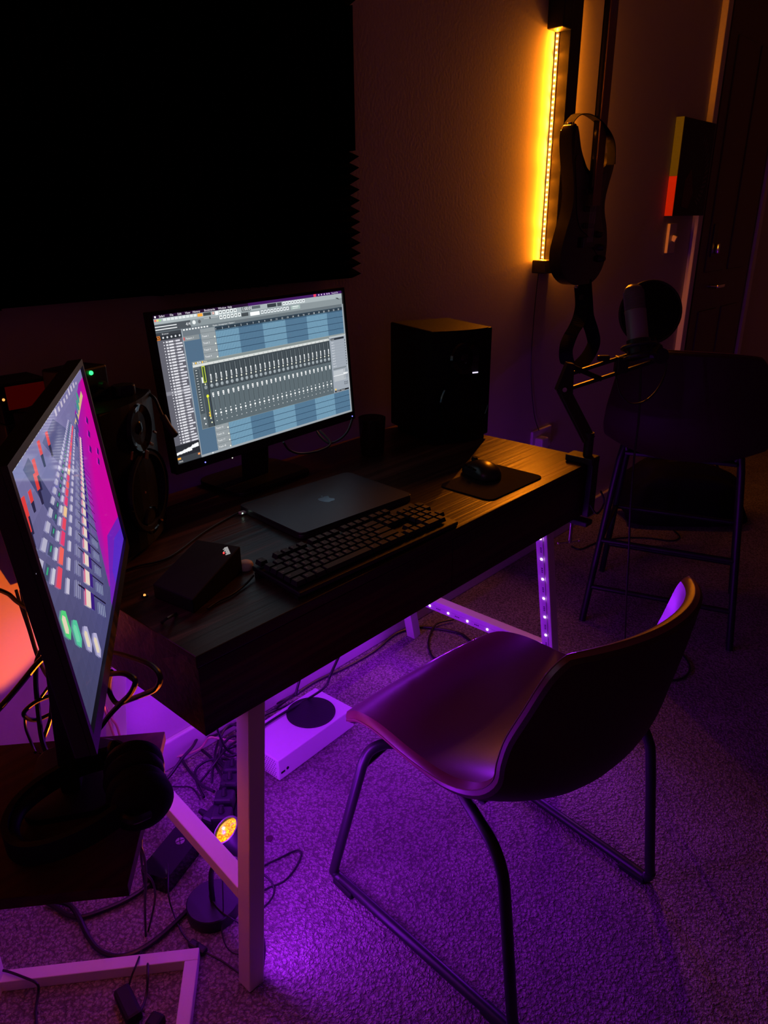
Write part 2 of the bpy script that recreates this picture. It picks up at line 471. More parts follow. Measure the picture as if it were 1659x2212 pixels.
# door and its architrave
plane_wall('trim_1', bx(3.395, 3.455, YW - 0.03, YW, 0, 2.34, bev=0.004), gloss_white)
plane_wall('trim_2', bx(4.345, 4.405, YW - 0.03, YW, 0, 2.34, bev=0.004), gloss_white)
plane_wall('trim_3', bx(3.395, 4.405, YW - 0.031, YW, 2.34, 2.40, bev=0.004), gloss_white)
def door():
    o = struct(obj('door_1', bx(3.50, 4.30, YW - 0.02, YW - 0.001, 0.01, 2.32, bev=0.002), door_m))
    for (a, b, c, d) in ((3.60, 3.86, 0.22, 0.86), (3.94, 4.20, 0.22, 0.86), (3.60, 3.86, 1.06, 2.12), (3.94, 4.20, 1.06, 2.12)):
        bm = NB()
        bx(a, b, YW - 0.026, YW - 0.019, c, d, bev=0.005, bm=bm)
        obj('door_panel', bm, door_m, o)
    bm = NB(); bx(3.63, 3.69, YW - 0.032, YW - 0.019, 1.135, 1.295, bev=0.002, bm=bm)
    obj('lock_plate', bm, black_metal, o)
    bm = NB(); box(bm, (3.672, YW - 0.045, 1.175), (0.016, 0.022, 0.05), bev=0.004); obj('lock_turn', bm, chrome, o, smooth=True)
    bm = NB(); cyl(bm, (3.70, YW - 0.019, 0.985), (3.70, YW - 0.065, 0.985), 0.011); bar(bm, (3.695, YW - 0.065, 0.985), (3.80, YW - 0.065, 0.985), 0.016, 0.016, bev=0.004)
    obj('door_handle', bm, chrome, o, smooth=True)
    bm = NB(); bx(3.46, 3.50, YW - 0.012, YW, 0, 2.34, bm=bm); bx(4.30, 4.345, YW - 0.012, YW, 0, 2.34, bm=bm); obj('door_frame', bm, door_m, o)
door()

# light switch and power socket on the wall
t = thing('light_switch', 'narrow pale light switch on the wall just below the painted canvas', 'light switch', (3.13, YW, 1.24))
obj('switch_plate', bx(3.10, 3.185, YW - 0.014, YW, 1.172, 1.302, bev=0.003), switch_m, t)
bm = NB(); box(bm, (3.145, YW - 0.022, 1.236), (0.016, 0.022, 0.026), Matrix.Rotation(0.4, 4, 'X'), bev=0.003); obj('toggle', bm, switch_m, t)
t = thing('wall_socket', 'purple-lit white power socket on the wall behind the desk corner', 'socket', (2.07, YW, 0.5))
obj('socket_plate', bx(2.00, 2.145, YW - 0.012, YW, 0.455, 0.541, bev=0.003), white_plastic, t)
bm = NB(); box(bm, (2.04, YW - 0.03, 0.49), (0.05, 0.036, 0.05), bev=0.006); obj('plug', bm, white_plastic, t)

# ================================================================== ACOUSTIC FOAM on the wall
def foam():
    t = thing('acoustic_foam_panel', 'huge black wedge-foam acoustic panel covering the upper left wall', 'acoustic panel', (0.0, YW, 1.19))
    s = 0.305; x1 = 0.985; z0 = 1.187; D = 0.055; nW = 12
    def tile(vert):
        bm = NB()
        P = [(0, 0)]
        for i in range(nW):
            P += [(s * (i + 0.5) / nW, 1.0)] if True else []
            P += [(s * (i + 1) / nW, 0)]
        a, b = [], []
        for (q, h) in P:
            dep = 0.02 + (D - 0.02) * h
            if vert: a.append(bm.verts.new((q, -dep, 0))); b.append(bm.verts.new((q, -dep, s)))
            else: a.append(bm.verts.new((0, -dep, q))); b.append(bm.verts.new((s, -dep, q)))
        n = len(a)
        if vert: c = [bm.verts.new(p) for p in ((0, 0, 0), (s, 0, 0), (s, 0, s), (0, 0, s))]; ends = ((c[0], c[1]), (c[3], c[2]))
        else: c = [bm.verts.new(p) for p in ((0, 0, 0), (0, 0, s), (s, 0, s), (s, 0, 0))]; ends = ((c[0], c[1]), (c[3], c[2]))
        for i in range(n - 1): bm.faces.new((a[i], a[i + 1], b[i + 1], b[i]))
        bm.faces.new([ends[0][0]] + a + [ends[0][1]]); bm.faces.new([ends[1][0]] + b + [ends[1][1]])
        bm.faces.new((a[0], b[0], ends[1][0], ends[0][0])); bm.faces.new((a[-1], b[-1], ends[1][1], ends[0][1]))
        bm.faces.new(c)
        bmesh.ops.recalc_face_normals(bm, faces=bm.faces)
        return finish(bm, 'foam_tile', foam_m)
    ms = [tile(False), tile(True)]
    for r in range(4):
        for c in range(5):
            o = bpy.data.objects.new('foam_tile', ms[(r + c) % 2]); COL.objects.link(o); o.parent = t.o
            o.location = (x1 - (c + 1) * s, -0.001, r * s + (z0 - 1.19)); 
foam()

# ================================================================== WALL LAMP BAR (amber), guitar, canvas
def amber_bar():
    t = thing('led_wall_bar', 'tall black wall bar with a glowing amber strip down its left edge', 'wall light', (2.02, YW, 1.145))
    bm = NB(); bx(1.985, 2.055, 0.596, 0.6535, 1.145, 2.30, bev=0.003, bm=bm); obj('back_bar', bm, black_metal, t)
    bm = NB(); bx(1.925, 1.985, 0.592, 0.652, 1.147, 1.192, bev=0.004, bm=bm); obj('end_block', bm, black_plastic, t)
    bm = NB(); bx(1.925, 1.985, 0.592, 0.652, 1.895, 2.30, bev=0.004, bm=bm); obj('end_block', bm, black_plastic, t)
    bm = NB(); bx(1.982, 1.985, 0.638, 0.650, 1.193, 1.894, bm=bm); tp = obj('led_tape', bm, tape_m, t)
    bm = NB(); bx(2.055, 2.058, 0.638, 0.650, 1.193, 2.14, bm=bm); obj('led_tape', bm, tape_m, t)  # unseen tape added to carry the lights for the right-hand wall glow
    n = 44
    me = None
    for i in range(n):
        z = 1.20 + (1.885 - 1.20) * i / (n - 1)
        if me is None:
            bm = NB(); box(bm, (0, 0, 0), (0.003, 0.005, 0.005)); me = finish(bm, 'diode', amber_diode)
        o = bpy.data.objects.new('diode', me); COL.objects.link(o); o.parent = tp
        o.location = t.i @ Vector((1.9805, 0.644, z))
        area_light('amber_diode_light', (1.9783, 0.643, z), (-0.95, random.uniform(-.2, .35), random.uniform(-.5, .5)) if i % 4 else (-0.9, -0.42, -0.6), P_AMBER * (random.uniform(.5, 1.7) if i % 4 else 2.8), AMBER, 0.0045)
    # added lights on the bar's right side, put there to wash the wall
    for i in range(18):
        z = 1.22 + 0.90 * i / 17
        area_light('amber_added_wash', (2.0602, 0.644, z), (1, random.uniform(-.1, .4), random.uniform(-.4, .4)), P_AMBER * 3.0, AMBER, 0.006)
    bm = NB(); tube(bm, [(1.955, .64, 1.147), (1.953, .645, 1.0), (1.96, .648, .8), (2.0, .645, .62), (2.04, .64, .54)], 0.0016)
    tag(obj('power_lead', bm, cable_m), 'thin dark lead running down the wall below the amber bar', 'cable')
amber_bar()

def guitar():
    t = thing('electric_guitar', 'black double-cutaway electric guitar hanging on the wall beside the amber bar', 'guitar', (2.07, 0.545, 1.1))
    # outline in x (right) and z (up) around the body centre line x=0
    half = [(0.0, 0.0), (0.07, 0.003), (0.125, 0.03), (0.158, 0.075), (0.165, 0.13), (0.150, 0.19), (0.122, 0.245), (0.118, 0.29), (0.135, 0.34), (0.155, 0.385), (0.160, 0.42), (0.145, 0.44), (0.118, 0.425), (0.085, 0.385), (0.05, 0.365), (0.03, 0.36)]
    left = [(-0.03, 0.38), (-0.055, 0.40), (-0.09, 0.44), (-0.115, 0.49), (-0.135, 0.512), (-0.155, 0.50), (-0.160, 0.46), (-0.145, 0.40), (-0.125, 0.34), (-0.115, 0.29), (-0.125, 0.235), (-0.150, 0.18), (-0.172, 0.12), (-0.165, 0.07), (-0.13, 0.03), (-0.07, 0.004)]
    pts = spline([(x, z, 0) for x, z in half + left], 4, closed=True)
    out = [(p.x, p.y) for p in pts]
    M = Matrix.Translation((2.065, 0.565, 1.105)) @ Matrix.Rotation(PI / 2, 4, 'X')
    bm = NB(); prism(bm, out, M, 0.045, bev=0.006); body = obj('body', bm, guitar_m, t, smooth=True)
    # pickguard
    pg = [(-0.05, 0.37), (-0.10, 0.42), (-0.125, 0.40), (-0.10, 0.31), (-0.085, 0.24), (-0.05, 0.19), (0.02, 0.16), (0.09, 0.10), (0.13, 0.11), (0.128, 0.16), (0.095, 0.23), (0.09, 0.30), (0.105, 0.37), (0.06, 0.36), (0.03, 0.35)]
    pp = spline([(x, z, 0) for x, z in pg], 3, closed=True)
    bm = NB(); prism(bm, [(p.x, p.y) for p in pp], M @ Matrix.Translation((0, 0, 0.0445)), 0.003); obj('pickguard', bm, guard_m, t)
    for z in (0.20, 0.255, 0.31):
        bm = NB(); box(bm, (2.065, 0.515, 1.105 + z), (0.08, 0.012, 0.018), bev=0.004); obj('pickup', bm, black_plastic, t)
    bm = NB(); box(bm, (2.065, 0.513, 1.105 + 0.145), (0.08, 0.014, 0.035), bev=0.003); obj('bridge', bm, dark_grey, t)
    for x, z in ((0.075, 0.17), (0.10, 0.125), (0.115, 0.085)):
        bm = NB(); lathe(bm, (2.065 + x, 0.52, 1.105 + z), (0, -1, 0), [(0, 0.013), (0.018, 0.011), (0.022, 0.008), (0.022, 0)], 18); obj('knob', bm, black_plastic, t, smooth=True)
    bm = NB(); box(bm, (2.065, 0.508, 1.73), (0.05, 0.024, 0.62), bev=0.008); nk = obj('neck', bm, guitar_m, t)
    bm = NB(); box(bm, (2.065, 0.494, 1.70), (0.050, 0.005, 0.66), bev=0.001); sub('fretboard', bm, maple, nk, t)
    hs = [(-0.025, 0), (-0.035, 0.03), (-0.045, 0.06), (-0.04, 0.15), (-0.02, 0.175), (0.01, 0.17), (0.03, 0.12), (0.025, 0)]
    bm = NB(); prism(bm, hs, Matrix.Translation((2.065, 0.52, 2.03)) @ Matrix.Rotation(PI / 2, 4, 'X'), 0.014); obj('headstock', bm, guitar_m, t)
    for k in range(6):
        bm = NB(); tube(bm, [(2.045 + .008 * k, 0.506, 1.25), (2.048 + .0068 * k, 0.4895, 2.03)], 0.0004, seg=4, smooth_path=False); obj('string', bm, chrome, t)
    for z, x in ((0.505, -0.135), (0.0, 0.0)):
        bm = NB(); lathe(bm, (2.065 + x, 0.545, 1.105 + z), (-.2 if z else 0, 0, 1 if z else -1), [(0, 0.004), (0.008, 0.004), (0.009, 0.008), (0.013, 0.008), (0.014, 0)], 12); obj('strap_button', bm, chrome, t, smooth=True)
    # strap
    s = thing('guitar_strap', 'black guitar strap looped and hanging below the guitar body', 'strap', (2.07, 0.53, 1.1))
    bm = NB()
    ribbon(bm, [(2.075, .53, 1.10), (2.085, .525, 1.03), (2.06, .52, .975), (2.0, .515, .93), (1.965, .51, .885), (1.985, .51, .835), (2.04, .505, .805)], 0.05, 0.003, [(.7, -.7, 0), (.7, -.7, 0), (.7, -.7, .2), (.7, -.7, .4), (.7, -.7, .1), (.7, -.7, -.4), (.7, -.7, -.2)])
    ribbon(bm, [(2.11, .535, 1.115), (2.13, .53, 1.03), (2.14, .525, .98), (2.18, .52, .92), (2.19, .515, .875), (2.13, .51, .83), (2.04, .507, .80)], 0.05, 0.003, [(.7, -.7, 0), (.7, -.7, 0), (.7, -.7, 0), (.7, -.7, .2), (.7, -.7, -.2), (.7, -.7, -.5), (.7, -.7, -.3)])
    obj('webbing', bm, strap_m, s)
    bm = NB()
    ribbon(bm, [(1.93, .55, 1.618), (1.96, .54, 1.645), (2.01, .525, 1.648), (2.06, .50, 1.62), (2.10, .48, 1.57), (2.11, .475, 1.50)], 0.035, 0.003, (0.2, 1, 0.1))
    obj('webbing', bm, strap_m, s)
    bm = NB(); box(bm, (2.085, .522, 1.06), (0.058, 0.006, 0.02), bev=0.002); obj('slider', bm, black_metal, s)
    h = thing('guitar_hanger', 'black yoke hanger holding the guitar headstock on the wall', 'hanger', (2.065, 0.6, 2.05))
    bm = NB(); box(bm, (2.065, 0.648, 2.06), (0.05, 0.012, 0.09), bev=0.003); cyl(bm, (2.065, 0.645, 2.06), (2.065, 0.54, 2.02), 0.006); tube(bm, [(2.03, .50, 2.03), (2.028, .53, 2.015), (2.065, .545, 2.012), (2.102, .53, 2.015), (2.10, .50, 2.03)], 0.006); obj('yoke', bm, black_metal, h, smooth=True)
guitar()

def canvas():
    t = thing('painted_canvas', 'small square canvas with green and red painted edge on the wall', 'painting', (3.2, YW, 1.33))
    bm = NB(); bx(3.05, 3.43, YW - 0.038, YW - 0.001, 1.335, 1.735, bev=0.003, bm=bm); obj('canvas_face', bm, canvas_m, t)
    obj('edge_stripe', bx(3.047, 3.0505, YW - 0.037, YW - 0.001, 1.50, 1.735), green_paint, t, label='green painted edge')
    obj('edge_stripe', bx(3.047, 3.0505, YW - 0.037, YW - 0.001, 1.335, 1.4995), red_paint, t, label='red painted edge')
    bm = NB()
    prism(bm, [(0.08, 0.04), (0.16, 0.03), (0.20, 0.10), (0.15, 0.20), (0.09, 0.15)], Matrix.Translation((3.05, YW - 0.0385, 1.335)) @ Matrix.Rotation(PI / 2, 4, 'X'), 0.0006); obj('painted_patch', bm, orange_paint, t)
    bm = NB()
    for i in range(15):
        a = -0.9 + i * 0.13
        c = (3.05 + 0.14 + 0.19 * math.cos(a), 1.335 + 0.19 + 0.17 * math.sin(a))
        M = Matrix.Translation((c[0], YW - 0.0385, c[1])) @ Matrix.Rotation(PI / 2, 4, 'X') @ Matrix.Rotation(a + 0.5, 4, 'Z')
        prism(bm, [(-0.022, -0.003), (0.018, -0.006), (0.026, 0.004), (-0.018, 0.005)], M, 0.0006)
    obj('painted_strokes', bm, grey_paint, t)
canvas()

# ================================================================== DESK
DL, DD, DH, DF = 1.2319, 0.62, 0.75, 0.1415
def desk():
    t = thing('desk', 'long dark walnut desk with drawer fascia on white steel legs', 'desk', (0.6, 0.3, 0))
    zb = DH - DF
    obj('desktop', bx(0, DL, 0, DD, DH - 0.02, DH, bev=0.0015), wood, t)
    obj('side_panel', bx(0.002, 0.02, 0.001, DD - .002, zb, DH - 0.0215), wood, t)
    obj('side_panel', bx(DL - 0.02, DL - 0.002, 0.001, DD - .002, zb, DH - 0.0215), wood, t)
    obj('back_panel', bx(0.0205, DL - 0.0205, DD - 0.02, DD - .003, zb, DH - 0.0215), wood, t)
    obj('drawer_front', bx(0.0205, DL / 2 - 0.001, 0.002, 0.02, zb, DH - 0.0225), wood, t)
    obj('drawer_front', bx(DL / 2 + 0.001, DL - 0.0205, 0.002, 0.02, zb, DH - 0.0225), wood, t)
    obj('bottom_panel', bx(0.0205, DL - 0.0205, 0.0205, DD - 0.0205, zb + .004, zb + 0.016), wood, t)
    feet = {'lf': ((0.105, 0.024, zb), (0.048, 0.024, 0)), 'lb': ((0.175, 0.585, zb), (0.088, 0.585, 0)), 'rf': ((1.062, 0.045, zb), (1.198, 0.045, 0)), 'rb': ((1.06, 0.585, zb), (1.198, 0.585, 0))}
    for k, (a, b) in feet.items():
        bm = NB(); bar(bm, b, a, 0.034, 0.034, upv=(0, 1, 0), bev=0.002)
        obj('leg', bm, white_metal, t)
    bm = NB(); bar(bm, (0.070, 0.042, 0.205), (0.117, 0.568, 0.205), 0.034, 0.030, bev=0.002); obj('cross_brace', bm, white_metal, t)
    bm = NB(); bar(bm, (1.153, 0.063, 0.190), (1.153, 0.568, 0.190), 0.034, 0.034, bev=0.002); obj('cross_brace', bm, white_metal, t)
    return t
desk()

def violet_strip(p0, p1, normal, n, label, tape=True, first=0.03, power=1.0, wid=0.012):
    p0 = Vector(p0); p1 = Vector(p1); nn = Vector(normal).normalized(); d = (p1 - p0)
    t = thing('led_strip', label, 'led strip', tuple(p0))
    bm = NB(); bar(bm, p0 + nn * 0.0008, p1 + nn * 0.0008, 0.0014, wid, upv=nn.cross(d.normalized()))
    tp = obj('tape', bm, tape_m, t)
    me = None
    for i in range(n):
        q = p0 + d * (first + (1 - 2 * first) * i / (n - 1)) + nn * 0.002
        if me is None:
            bm = NB(); sphere(bm, (0, 0, 0), 0.0036, u=12, v=8); me = finish(bm, 'diode', violet_diode)
        o = bpy.data.objects.new('diode', me); COL.objects.link(o); o.parent = tp
        o.location = t.i @ (q - nn * 0.0012)
        area_light('violet_diode_light', q + nn * 0.0030, nn, P_VIOLET * power, VIOLET, 0.0055)
    bm = NB()
    for i in range(n - 1):
        q = p0 + d * (first + (1 - 2 * first) * (i + 0.45) / (n - 1)) + nn * 0.0018
        for k in range(3): box(bm, q + d.normalized() * 0.006 * k, (0.0012, 0.004, 0.0025))
    sub('printed_marks', bm, print_m, tp, t)
# normals of the slanted right-hand leg's inner side
ln = Vector((-1, 0, -0.224)).normalized()
violet_strip((1.062 - .0176, 0.045, 0.600), (1.190 - .0176, 0.045, 0.035), ln, 9, 'violet led strip down the inner side of the right front desk leg', first=0.05)
violet_strip((1.1355, 0.080, 0.186), (1.1355, 0.560, 0.186), (-1, 0, 0), 7, 'violet led strip along the right cross brace of the desk', first=0.04)
lm = Vector((1, 0, -0.1)).normalized()
violet_strip((0.105 + .0176, 0.024, 0.600), (0.048 + .0176, 0.024, 0.035), lm, 9, 'violet led strip hidden on the inner side of the left front desk leg', first=0.04)
violet_strip((0.0885, 0.070, 0.205), (0.1345, 0.560, 0.205), (1, -.09, 0), 7, 'violet led strip on the inner side of the left cross brace', first=0.04)
violet_strip((0.15, 0.585 - .018, 0.604), (1.05, 0.585 - .018, 0.604), (0, -.25, -1), 14, 'violet led strip running under the desk along its back edge', power=0.6)
violet_strip((0.055, 0.10, 0.6075), (0.055, 0.54, 0.6075), (0.15, 0, -1), 7, 'added violet led strip under the desk brightening its left brace', power=0.30)  # unseen extra strip, added to brighten the left brace from above

# ================================================================== MONITORS
def monitor(name, label, c, yaw, tilt, roll, w, h, disp, smat, chin, bez, base_z, base_xy, depth=0.035):
    t = thing(name, label, 'monitor', (base_xy[0], base_xy[1], base_z), yaw)
    r = Vector((math.cos(yaw), math.sin(yaw), 0)); n = Vector((math.sin(yaw), -math.cos(yaw), 0))
    u = Vector((0, 0, 1)) * math.cos(tilt) - n * math.sin(tilt)
    nn = r.cross(u)
    r2 = r * math.cos(roll) + u * math.sin(roll); u2 = u * math.cos(roll) - r * math.sin(roll)
    M = Matrix(((r2.x, u2.x, nn.x, c[0]), (r2.y, u2.y, nn.y, c[1]), (r2.z, u2.z, nn.z, c[2]), (0, 0, 0, 1)))
    # housing: a frame around the glass and a thicker back
    bm = NB()
    box(bm, M @ Vector((0, (bez - chin) / 2, -0.011)), (w + 2 * bez, h + bez + chin, 0.018), M.to_3x3().to_4x4(), bev=0.002)
    hs = obj('housing', bm, black_plastic, t)
    bm = NB()
    for (x, y, sx, sy) in ((0, h / 2 + bez / 2, w + 2 * bez, bez), (0, -h / 2 - chin / 2, w + 2 * bez, chin), (-w / 2 - bez / 2, 0, bez, h), (w / 2 + bez / 2, 0, bez, h)):
        box(bm, M @ Vector((x, y, 0)), (sx, sy, 0.006), M.to_3x3().to_4x4())
    obj('bezel', bm, black_plastic, t)
    bm = NB(); box(bm, M @ Vector((0, -0.03, -0.035)), (w * 0.62, h * 0.62, 0.035), M.to_3x3().to_4x4(), bev=0.012); obj('back_bulge', bm, black_plastic, t)
    disp.build('screen', smat, M @ Matrix.Translation((0, 0, -0.0018)), t.o, t)
    bt = M @ Vector((0, -0.02, -0.05))
    p = Vector((base_xy[0], base_xy[1], base_z))
    bm = NB(); bar(bm, (p.x, p.y, base_z + 0.008), (bt.x - nn.x * 0.005, bt.y - nn.y * 0.005, bt.z), 0.028, 0.065, upv=tuple(r), bev=0.004)
    obj('stand_neck', bm, black_plastic, t)
    bm = NB(); prism(bm, rrect(0.16, 0.12, 0.025) if w < 0.5 or base_z < 0.7 else rrect(0.23, 0.17, 0.03), Matrix.Translation(p) @ rotz(yaw), 0.010, bev=0.002); obj('stand_base', bm, black_plastic, t)
    return t, M
def daw_picture():
    d = Display(0.531, 0.2987)
    rnd = random.Random(3)
    d.rect(0, 0, 1, 1, (92, 116, 134))
    d.rect(0, 0, 1, 0.022, (38, 18, 48)); d.rect(0.45, 0, 1, 0.022, (64, 26, 92))
    d.disc(0.014, 0.011, 0.007, (235, 235, 240))
    x = 0.03
    for s in ('Safari', 'File', 'Edit', 'View', 'History', 'Bookmarks', 'Window', 'Help'):
        d.text(x, 0.017, 0.020, s, (235, 230, 240)); x += 0.0065 * len(s) + 0.008
    d.rect(0.822, 0.001, 0.838, 0.021, (225, 60, 95))
    for x in (0.855, 0.872, 0.89, 0.907, 0.92): d.disc(x, 0.011, 0.006, (220, 205, 235))
    d.text(0.935, 0.017, 0.018, 'Tue Jul 26', (225, 215, 235))
    # toolbars
    d.rect(0, 0.022, 1, 0.058, (160, 170, 173)); d.rect(0, 0.058, 1, 0.105, (132, 142, 146))
    d.rect(0, 0.105, 1, 0.128, (100, 110, 116))
    for x, c in ((0.012, (235, 120, 100)), (0.022, (225, 205, 120)), (0.032, (140, 200, 130))): d.disc(x, 0.034, 0.008, c)
    for i in range(9): d.rect(0.045 + i * 0.017, 0.026, 0.059 + i * 0.017, 0.042, (215, 222, 222))
    d.rect(0.199, 0.026, 0.222, 0.046, (245, 165, 60)); d.rect(0.225, 0.026, 0.262, 0.046, (60, 66, 70))
    d.disc(0.273, 0.036, 0.009, (200, 110, 90)); d.disc(0.273, 0.036, 0.005, (235, 235, 230))
    d.rect(0.225, 0.062, 0.295, 0.066, (180, 185, 188)); d.rect(0.252, 0.056, 0.257, 0.072, (60, 66, 70))
    for j in range(2):
        for i in range(6 if j else 5): d.rect(0.30 + i * 0.0185, 0.024 + j * 0.034, 0.314 + i * 0.0185, 0.050 + j * 0.034, (226, 232, 232)); d.disc(0.307 + i * 0.0185, 0.037 + j * 0.034, 0.006, (80, 88, 92))
    d.rect(0.282, 0.026, 0.297, 0.052, (235, 240, 240))
    d.rect(0.413, 0.024, 0.462, 0.054, (96, 104, 108)); d.text(0.416, 0.048, 0.032, '1:00:01', (240, 245, 245))
    d.rect(0.41, 0.064, 0.445, 0.088, (66, 72, 76)); d.rect(0.466, 0.026, 0.512, 0.046, (90, 98, 104))
    d.rect(0.455, 0.066, 0.505, 0.092, (244, 246, 246)); d.rect(0.55, 0.026, 0.60, 0.052, (50, 56, 62)); d.rect(0.605, 0.026, 0.63, 0.052, (70, 76, 82))
    for i in range(8): d.rect(0.637 + i * 0.0165, 0.026, 0.650 + i * 0.0165, 0.050, (228, 234, 236)); d.disc(0.6435 + i * 0.0165, 0.038, 0.006, (90, 98, 102))
    for i in range(9): d.rect(0.512 + i * 0.0178, 0.064, 0.526 + i * 0.0178, 0.090, (215, 222, 225)); d.disc(0.519 + i * 0.0178, 0.077, 0.006, (80, 88, 92))
    d.rect(0.68, 0.062, 0.735, 0.092, (158, 176, 172)); d.rect(0.69, 0.068, 0.726, 0.074, (225, 230, 230)); d.rect(0.69, 0.082, 0.72, 0.086, (215, 220, 220))
    d.poly([(0.957, 0.05), (0.972, 0.052), (0.985, 0.068), (0.978, 0.066), (0.968, 0.062)], (70, 76, 80))
    # browser
    d.rect(0, 0.06, 0.162, 0.108, (74, 80, 86))
    for v in (0.078, 0.096): d.rect(0.006, v - 0.006, 0.10 + 0.0 * v, v, (225, 228, 230))
    d.text(0.14, 0.092, 0.03, '4/4', (225, 228, 230)); d.disc(0.178, 0.078, 0.014, (226, 230, 230)); d.disc(0.203, 0.078, 0.012, (90, 96, 100))
    d.rect(0, 0.112, 0.114, 0.132, (58, 62, 68)); d.text(0.03, 0.128, 0.015, 'Browser', (205, 208, 212))
    d.rect(0, 0.132, 0.114, 0.162, (44, 48, 54))
    d.rect(0.002, 0.134, 0.020, 0.160, (232, 130, 50)); d.rect(0.0045, 0.138, 0.0175, 0.156, (70, 36, 20)); d.disc(0.011, 0.147, 0.005, (240, 160, 80))
    for i in range(5): d.disc(0.033 + i * 0.018, 0.147, 0.007, (205, 208, 212))
    d.rect(0, 0.162, 0.114, 0.878, (92, 92, 102)); d.rect(0, 0.50, 0.118, 0.525, (124, 124, 134))
    for i in range(36):
        v = 0.172 + i * 0.01955
        d.poly([(0.030, v), (0.030, v + 0.010), (0.036, v + 0.005)], (222, 222, 228))
        x = 0.041
        for wd in (0.009, 0.020):
            d.rect(x, v, x + wd, v + 0.011, (226, 226, 232)); 
            for q in range(int(wd / 0.0045)): d.rect(x + 0.003 + q * 0.0045, v, x + 0.0038 + q * 0.0045, v + 0.007, (92, 92, 102))
            x += wd + 0.003
        d.rect(x, v + 0.004, x + 0.004, v + 0.007, (226, 226, 232)); x += 0.007
        wd = rnd.choice((0.016, 0.02, 0.026, 0.03, 0.034)); d.rect(x, v + 0.001, min(x + wd, 0.112), v + 0.011, (222, 222, 230))
        for q in range(6):
            if x + 0.004 * (q + 1) < 0.112: d.rect(x + 0.003 + q * 0.0055, v + 0.004, x + 0.004 + q * 0.0055, v + 0.011, (110, 110, 120))
    d.rect(0, 0.872, 0.118, 0.965, (38, 40, 46)); 
    for i in range(60):
        a = 0.922 - 0.03 * (i / 60) + rnd.uniform(-.003, .003); b = 0.936 - 0.012 * (i / 60) + rnd.uniform(0, .004)
        if i > 40: a, b = a - 0.006, b - 0.012
        d.rect(0.005 + i * 0.00175, a, 0.005 + (i + 1) * 0.00175, b, (235, 236, 238))
    d.rect(0, 0.955, 0.118, 1, (58, 62, 68)); d.rect(0.005, 0.958, 0.02, 0.972, (230, 160, 60)); d.rect(0.10, 0.962, 0.11, 0.975, (235, 150, 90)); d.text(0.008, 0.992, 0.014, 'TAGS', (230, 230, 230))
    d.rect(0.114, 0.108, 0.118, 1, (150, 156, 162))
    # pattern picker
    d.rect(0.118, 0.108, 0.205, 0.16, (104, 114, 122)); d.rect(0.118, 0.160, 0.19, 0.192, (128, 136, 140)); d.text(0.128, 0.182, 0.018, 'Pattern 1', (232, 232, 234)); d.rect(0.118, 0.165, 0.123, 0.185, (205, 80, 80))
    d.rect(0.118, 0.192, 0.198, 1, (78, 104, 128))
    for i in range(9): d.rect(0.122 + i * 0.0135, 0.112, 0.130 + i * 0.0135, 0.122, (225, 228, 228))
    d.text(0.26, 0.123, 0.014, 'Playlist - Arrangement > Pattern 1', (220, 225, 228))
    # playlist
    d.rect(0.198, 0.128, 0.268, 1, (140, 148, 152))
    rows = [0.155 + i * 0.0463 for i in range(20)]
    for i, v in enumerate(rows):
        d.rect(0.198, v, 0.268, v + 0.002, (96, 104, 110))
        if v < 0.34 or v > 0.80: d.text(0.203, v + 0.030, 0.018, 'Track %d' % (i + 1), (236, 238, 240)); d.disc(0.262, v + 0.038, 0.006, (230, 235, 220))
    g0, g1 = 0.268, 0.992
    bnd = [g0] + [0.3835 + k * 0.1265 for k in range(5)] + [g1]
    cs = [(92, 134, 166), (70, 104, 136)]
    for k in range(6): d.rect(bnd[k], 0.152, bnd[k + 1], 0.985, ((112, 152, 176), (82, 116, 142))[k % 2] if k < 6 else cs[0])
    for i in range(92):
        x = g0 + (g1 - g0) * i / 92
        d.rect(x, 0.152, x + 0.0012, 0.985, (54, 84, 112))
    for v in rows:
        if v > 0.153: d.rect(g0, v, g1, v + 0.0035, (36, 58, 82))
    d.rect(g0, 0.128, g1, 0.152, (44, 58, 70))
    for i in range(23): d.text(g0 + 0.002 + (g1 - g0) * i / 23, 0.148, 0.018, str(i + 1), (225, 232, 236))
    d.rect(g1, 0.105, 1, 1, (150, 158, 164)); d.rect(0.118, 0.985, 1, 1, (150, 158, 164)); d.disc(0.17, 0.992, 0.006, (220, 222, 224))
    # mixer window
    d.rect(0.138, 0.336, 0.996, 0.808, (140, 150, 150)); d.rect(0.139, 0.340, 0.995, 0.806, (80, 92, 98))
    d.rect(0.139, 0.340, 0.995, 0.357, (126, 136, 136))
    for x, c in ((0.142, (220, 222, 220)), (0.152, (240, 190, 80)), (0.162, (220, 222, 220)), (0.172, (220, 222, 220)), (0.183, (240, 190, 80))): d.rect(x, 0.342, x + 0.006, 0.354, c)
    d.text(0.192, 0.353, 0.013, 'Wide', (232, 225, 200))
    d.rect(0.139, 0.357, 0.888, 0.374, (206, 210, 208))
    d.rect(0.139, 0.374, 0.178, 0.806, (92, 102, 108))
    for i in range(18): d.rect(0.146, 0.392 + i * 0.0175, 0.153, 0.397 + i * 0.0175, (200, 206, 208))
    d.rect(0.141, 0.39, 0.164, 0.70, (70, 80, 86)); 
    for i in range(16): d.rect(0.147, 0.395 + i * 0.0185, 0.155, 0.399 + i * 0.0185, (208, 212, 212))
    d.disc(0.156, 0.735, 0.008, (225, 228, 228)); d.disc(0.158, 0.775, 0.006, (225, 228, 228))
    # master strip
    d.rect(0.168, 0.374, 0.196, 0.806, (66, 76, 82))
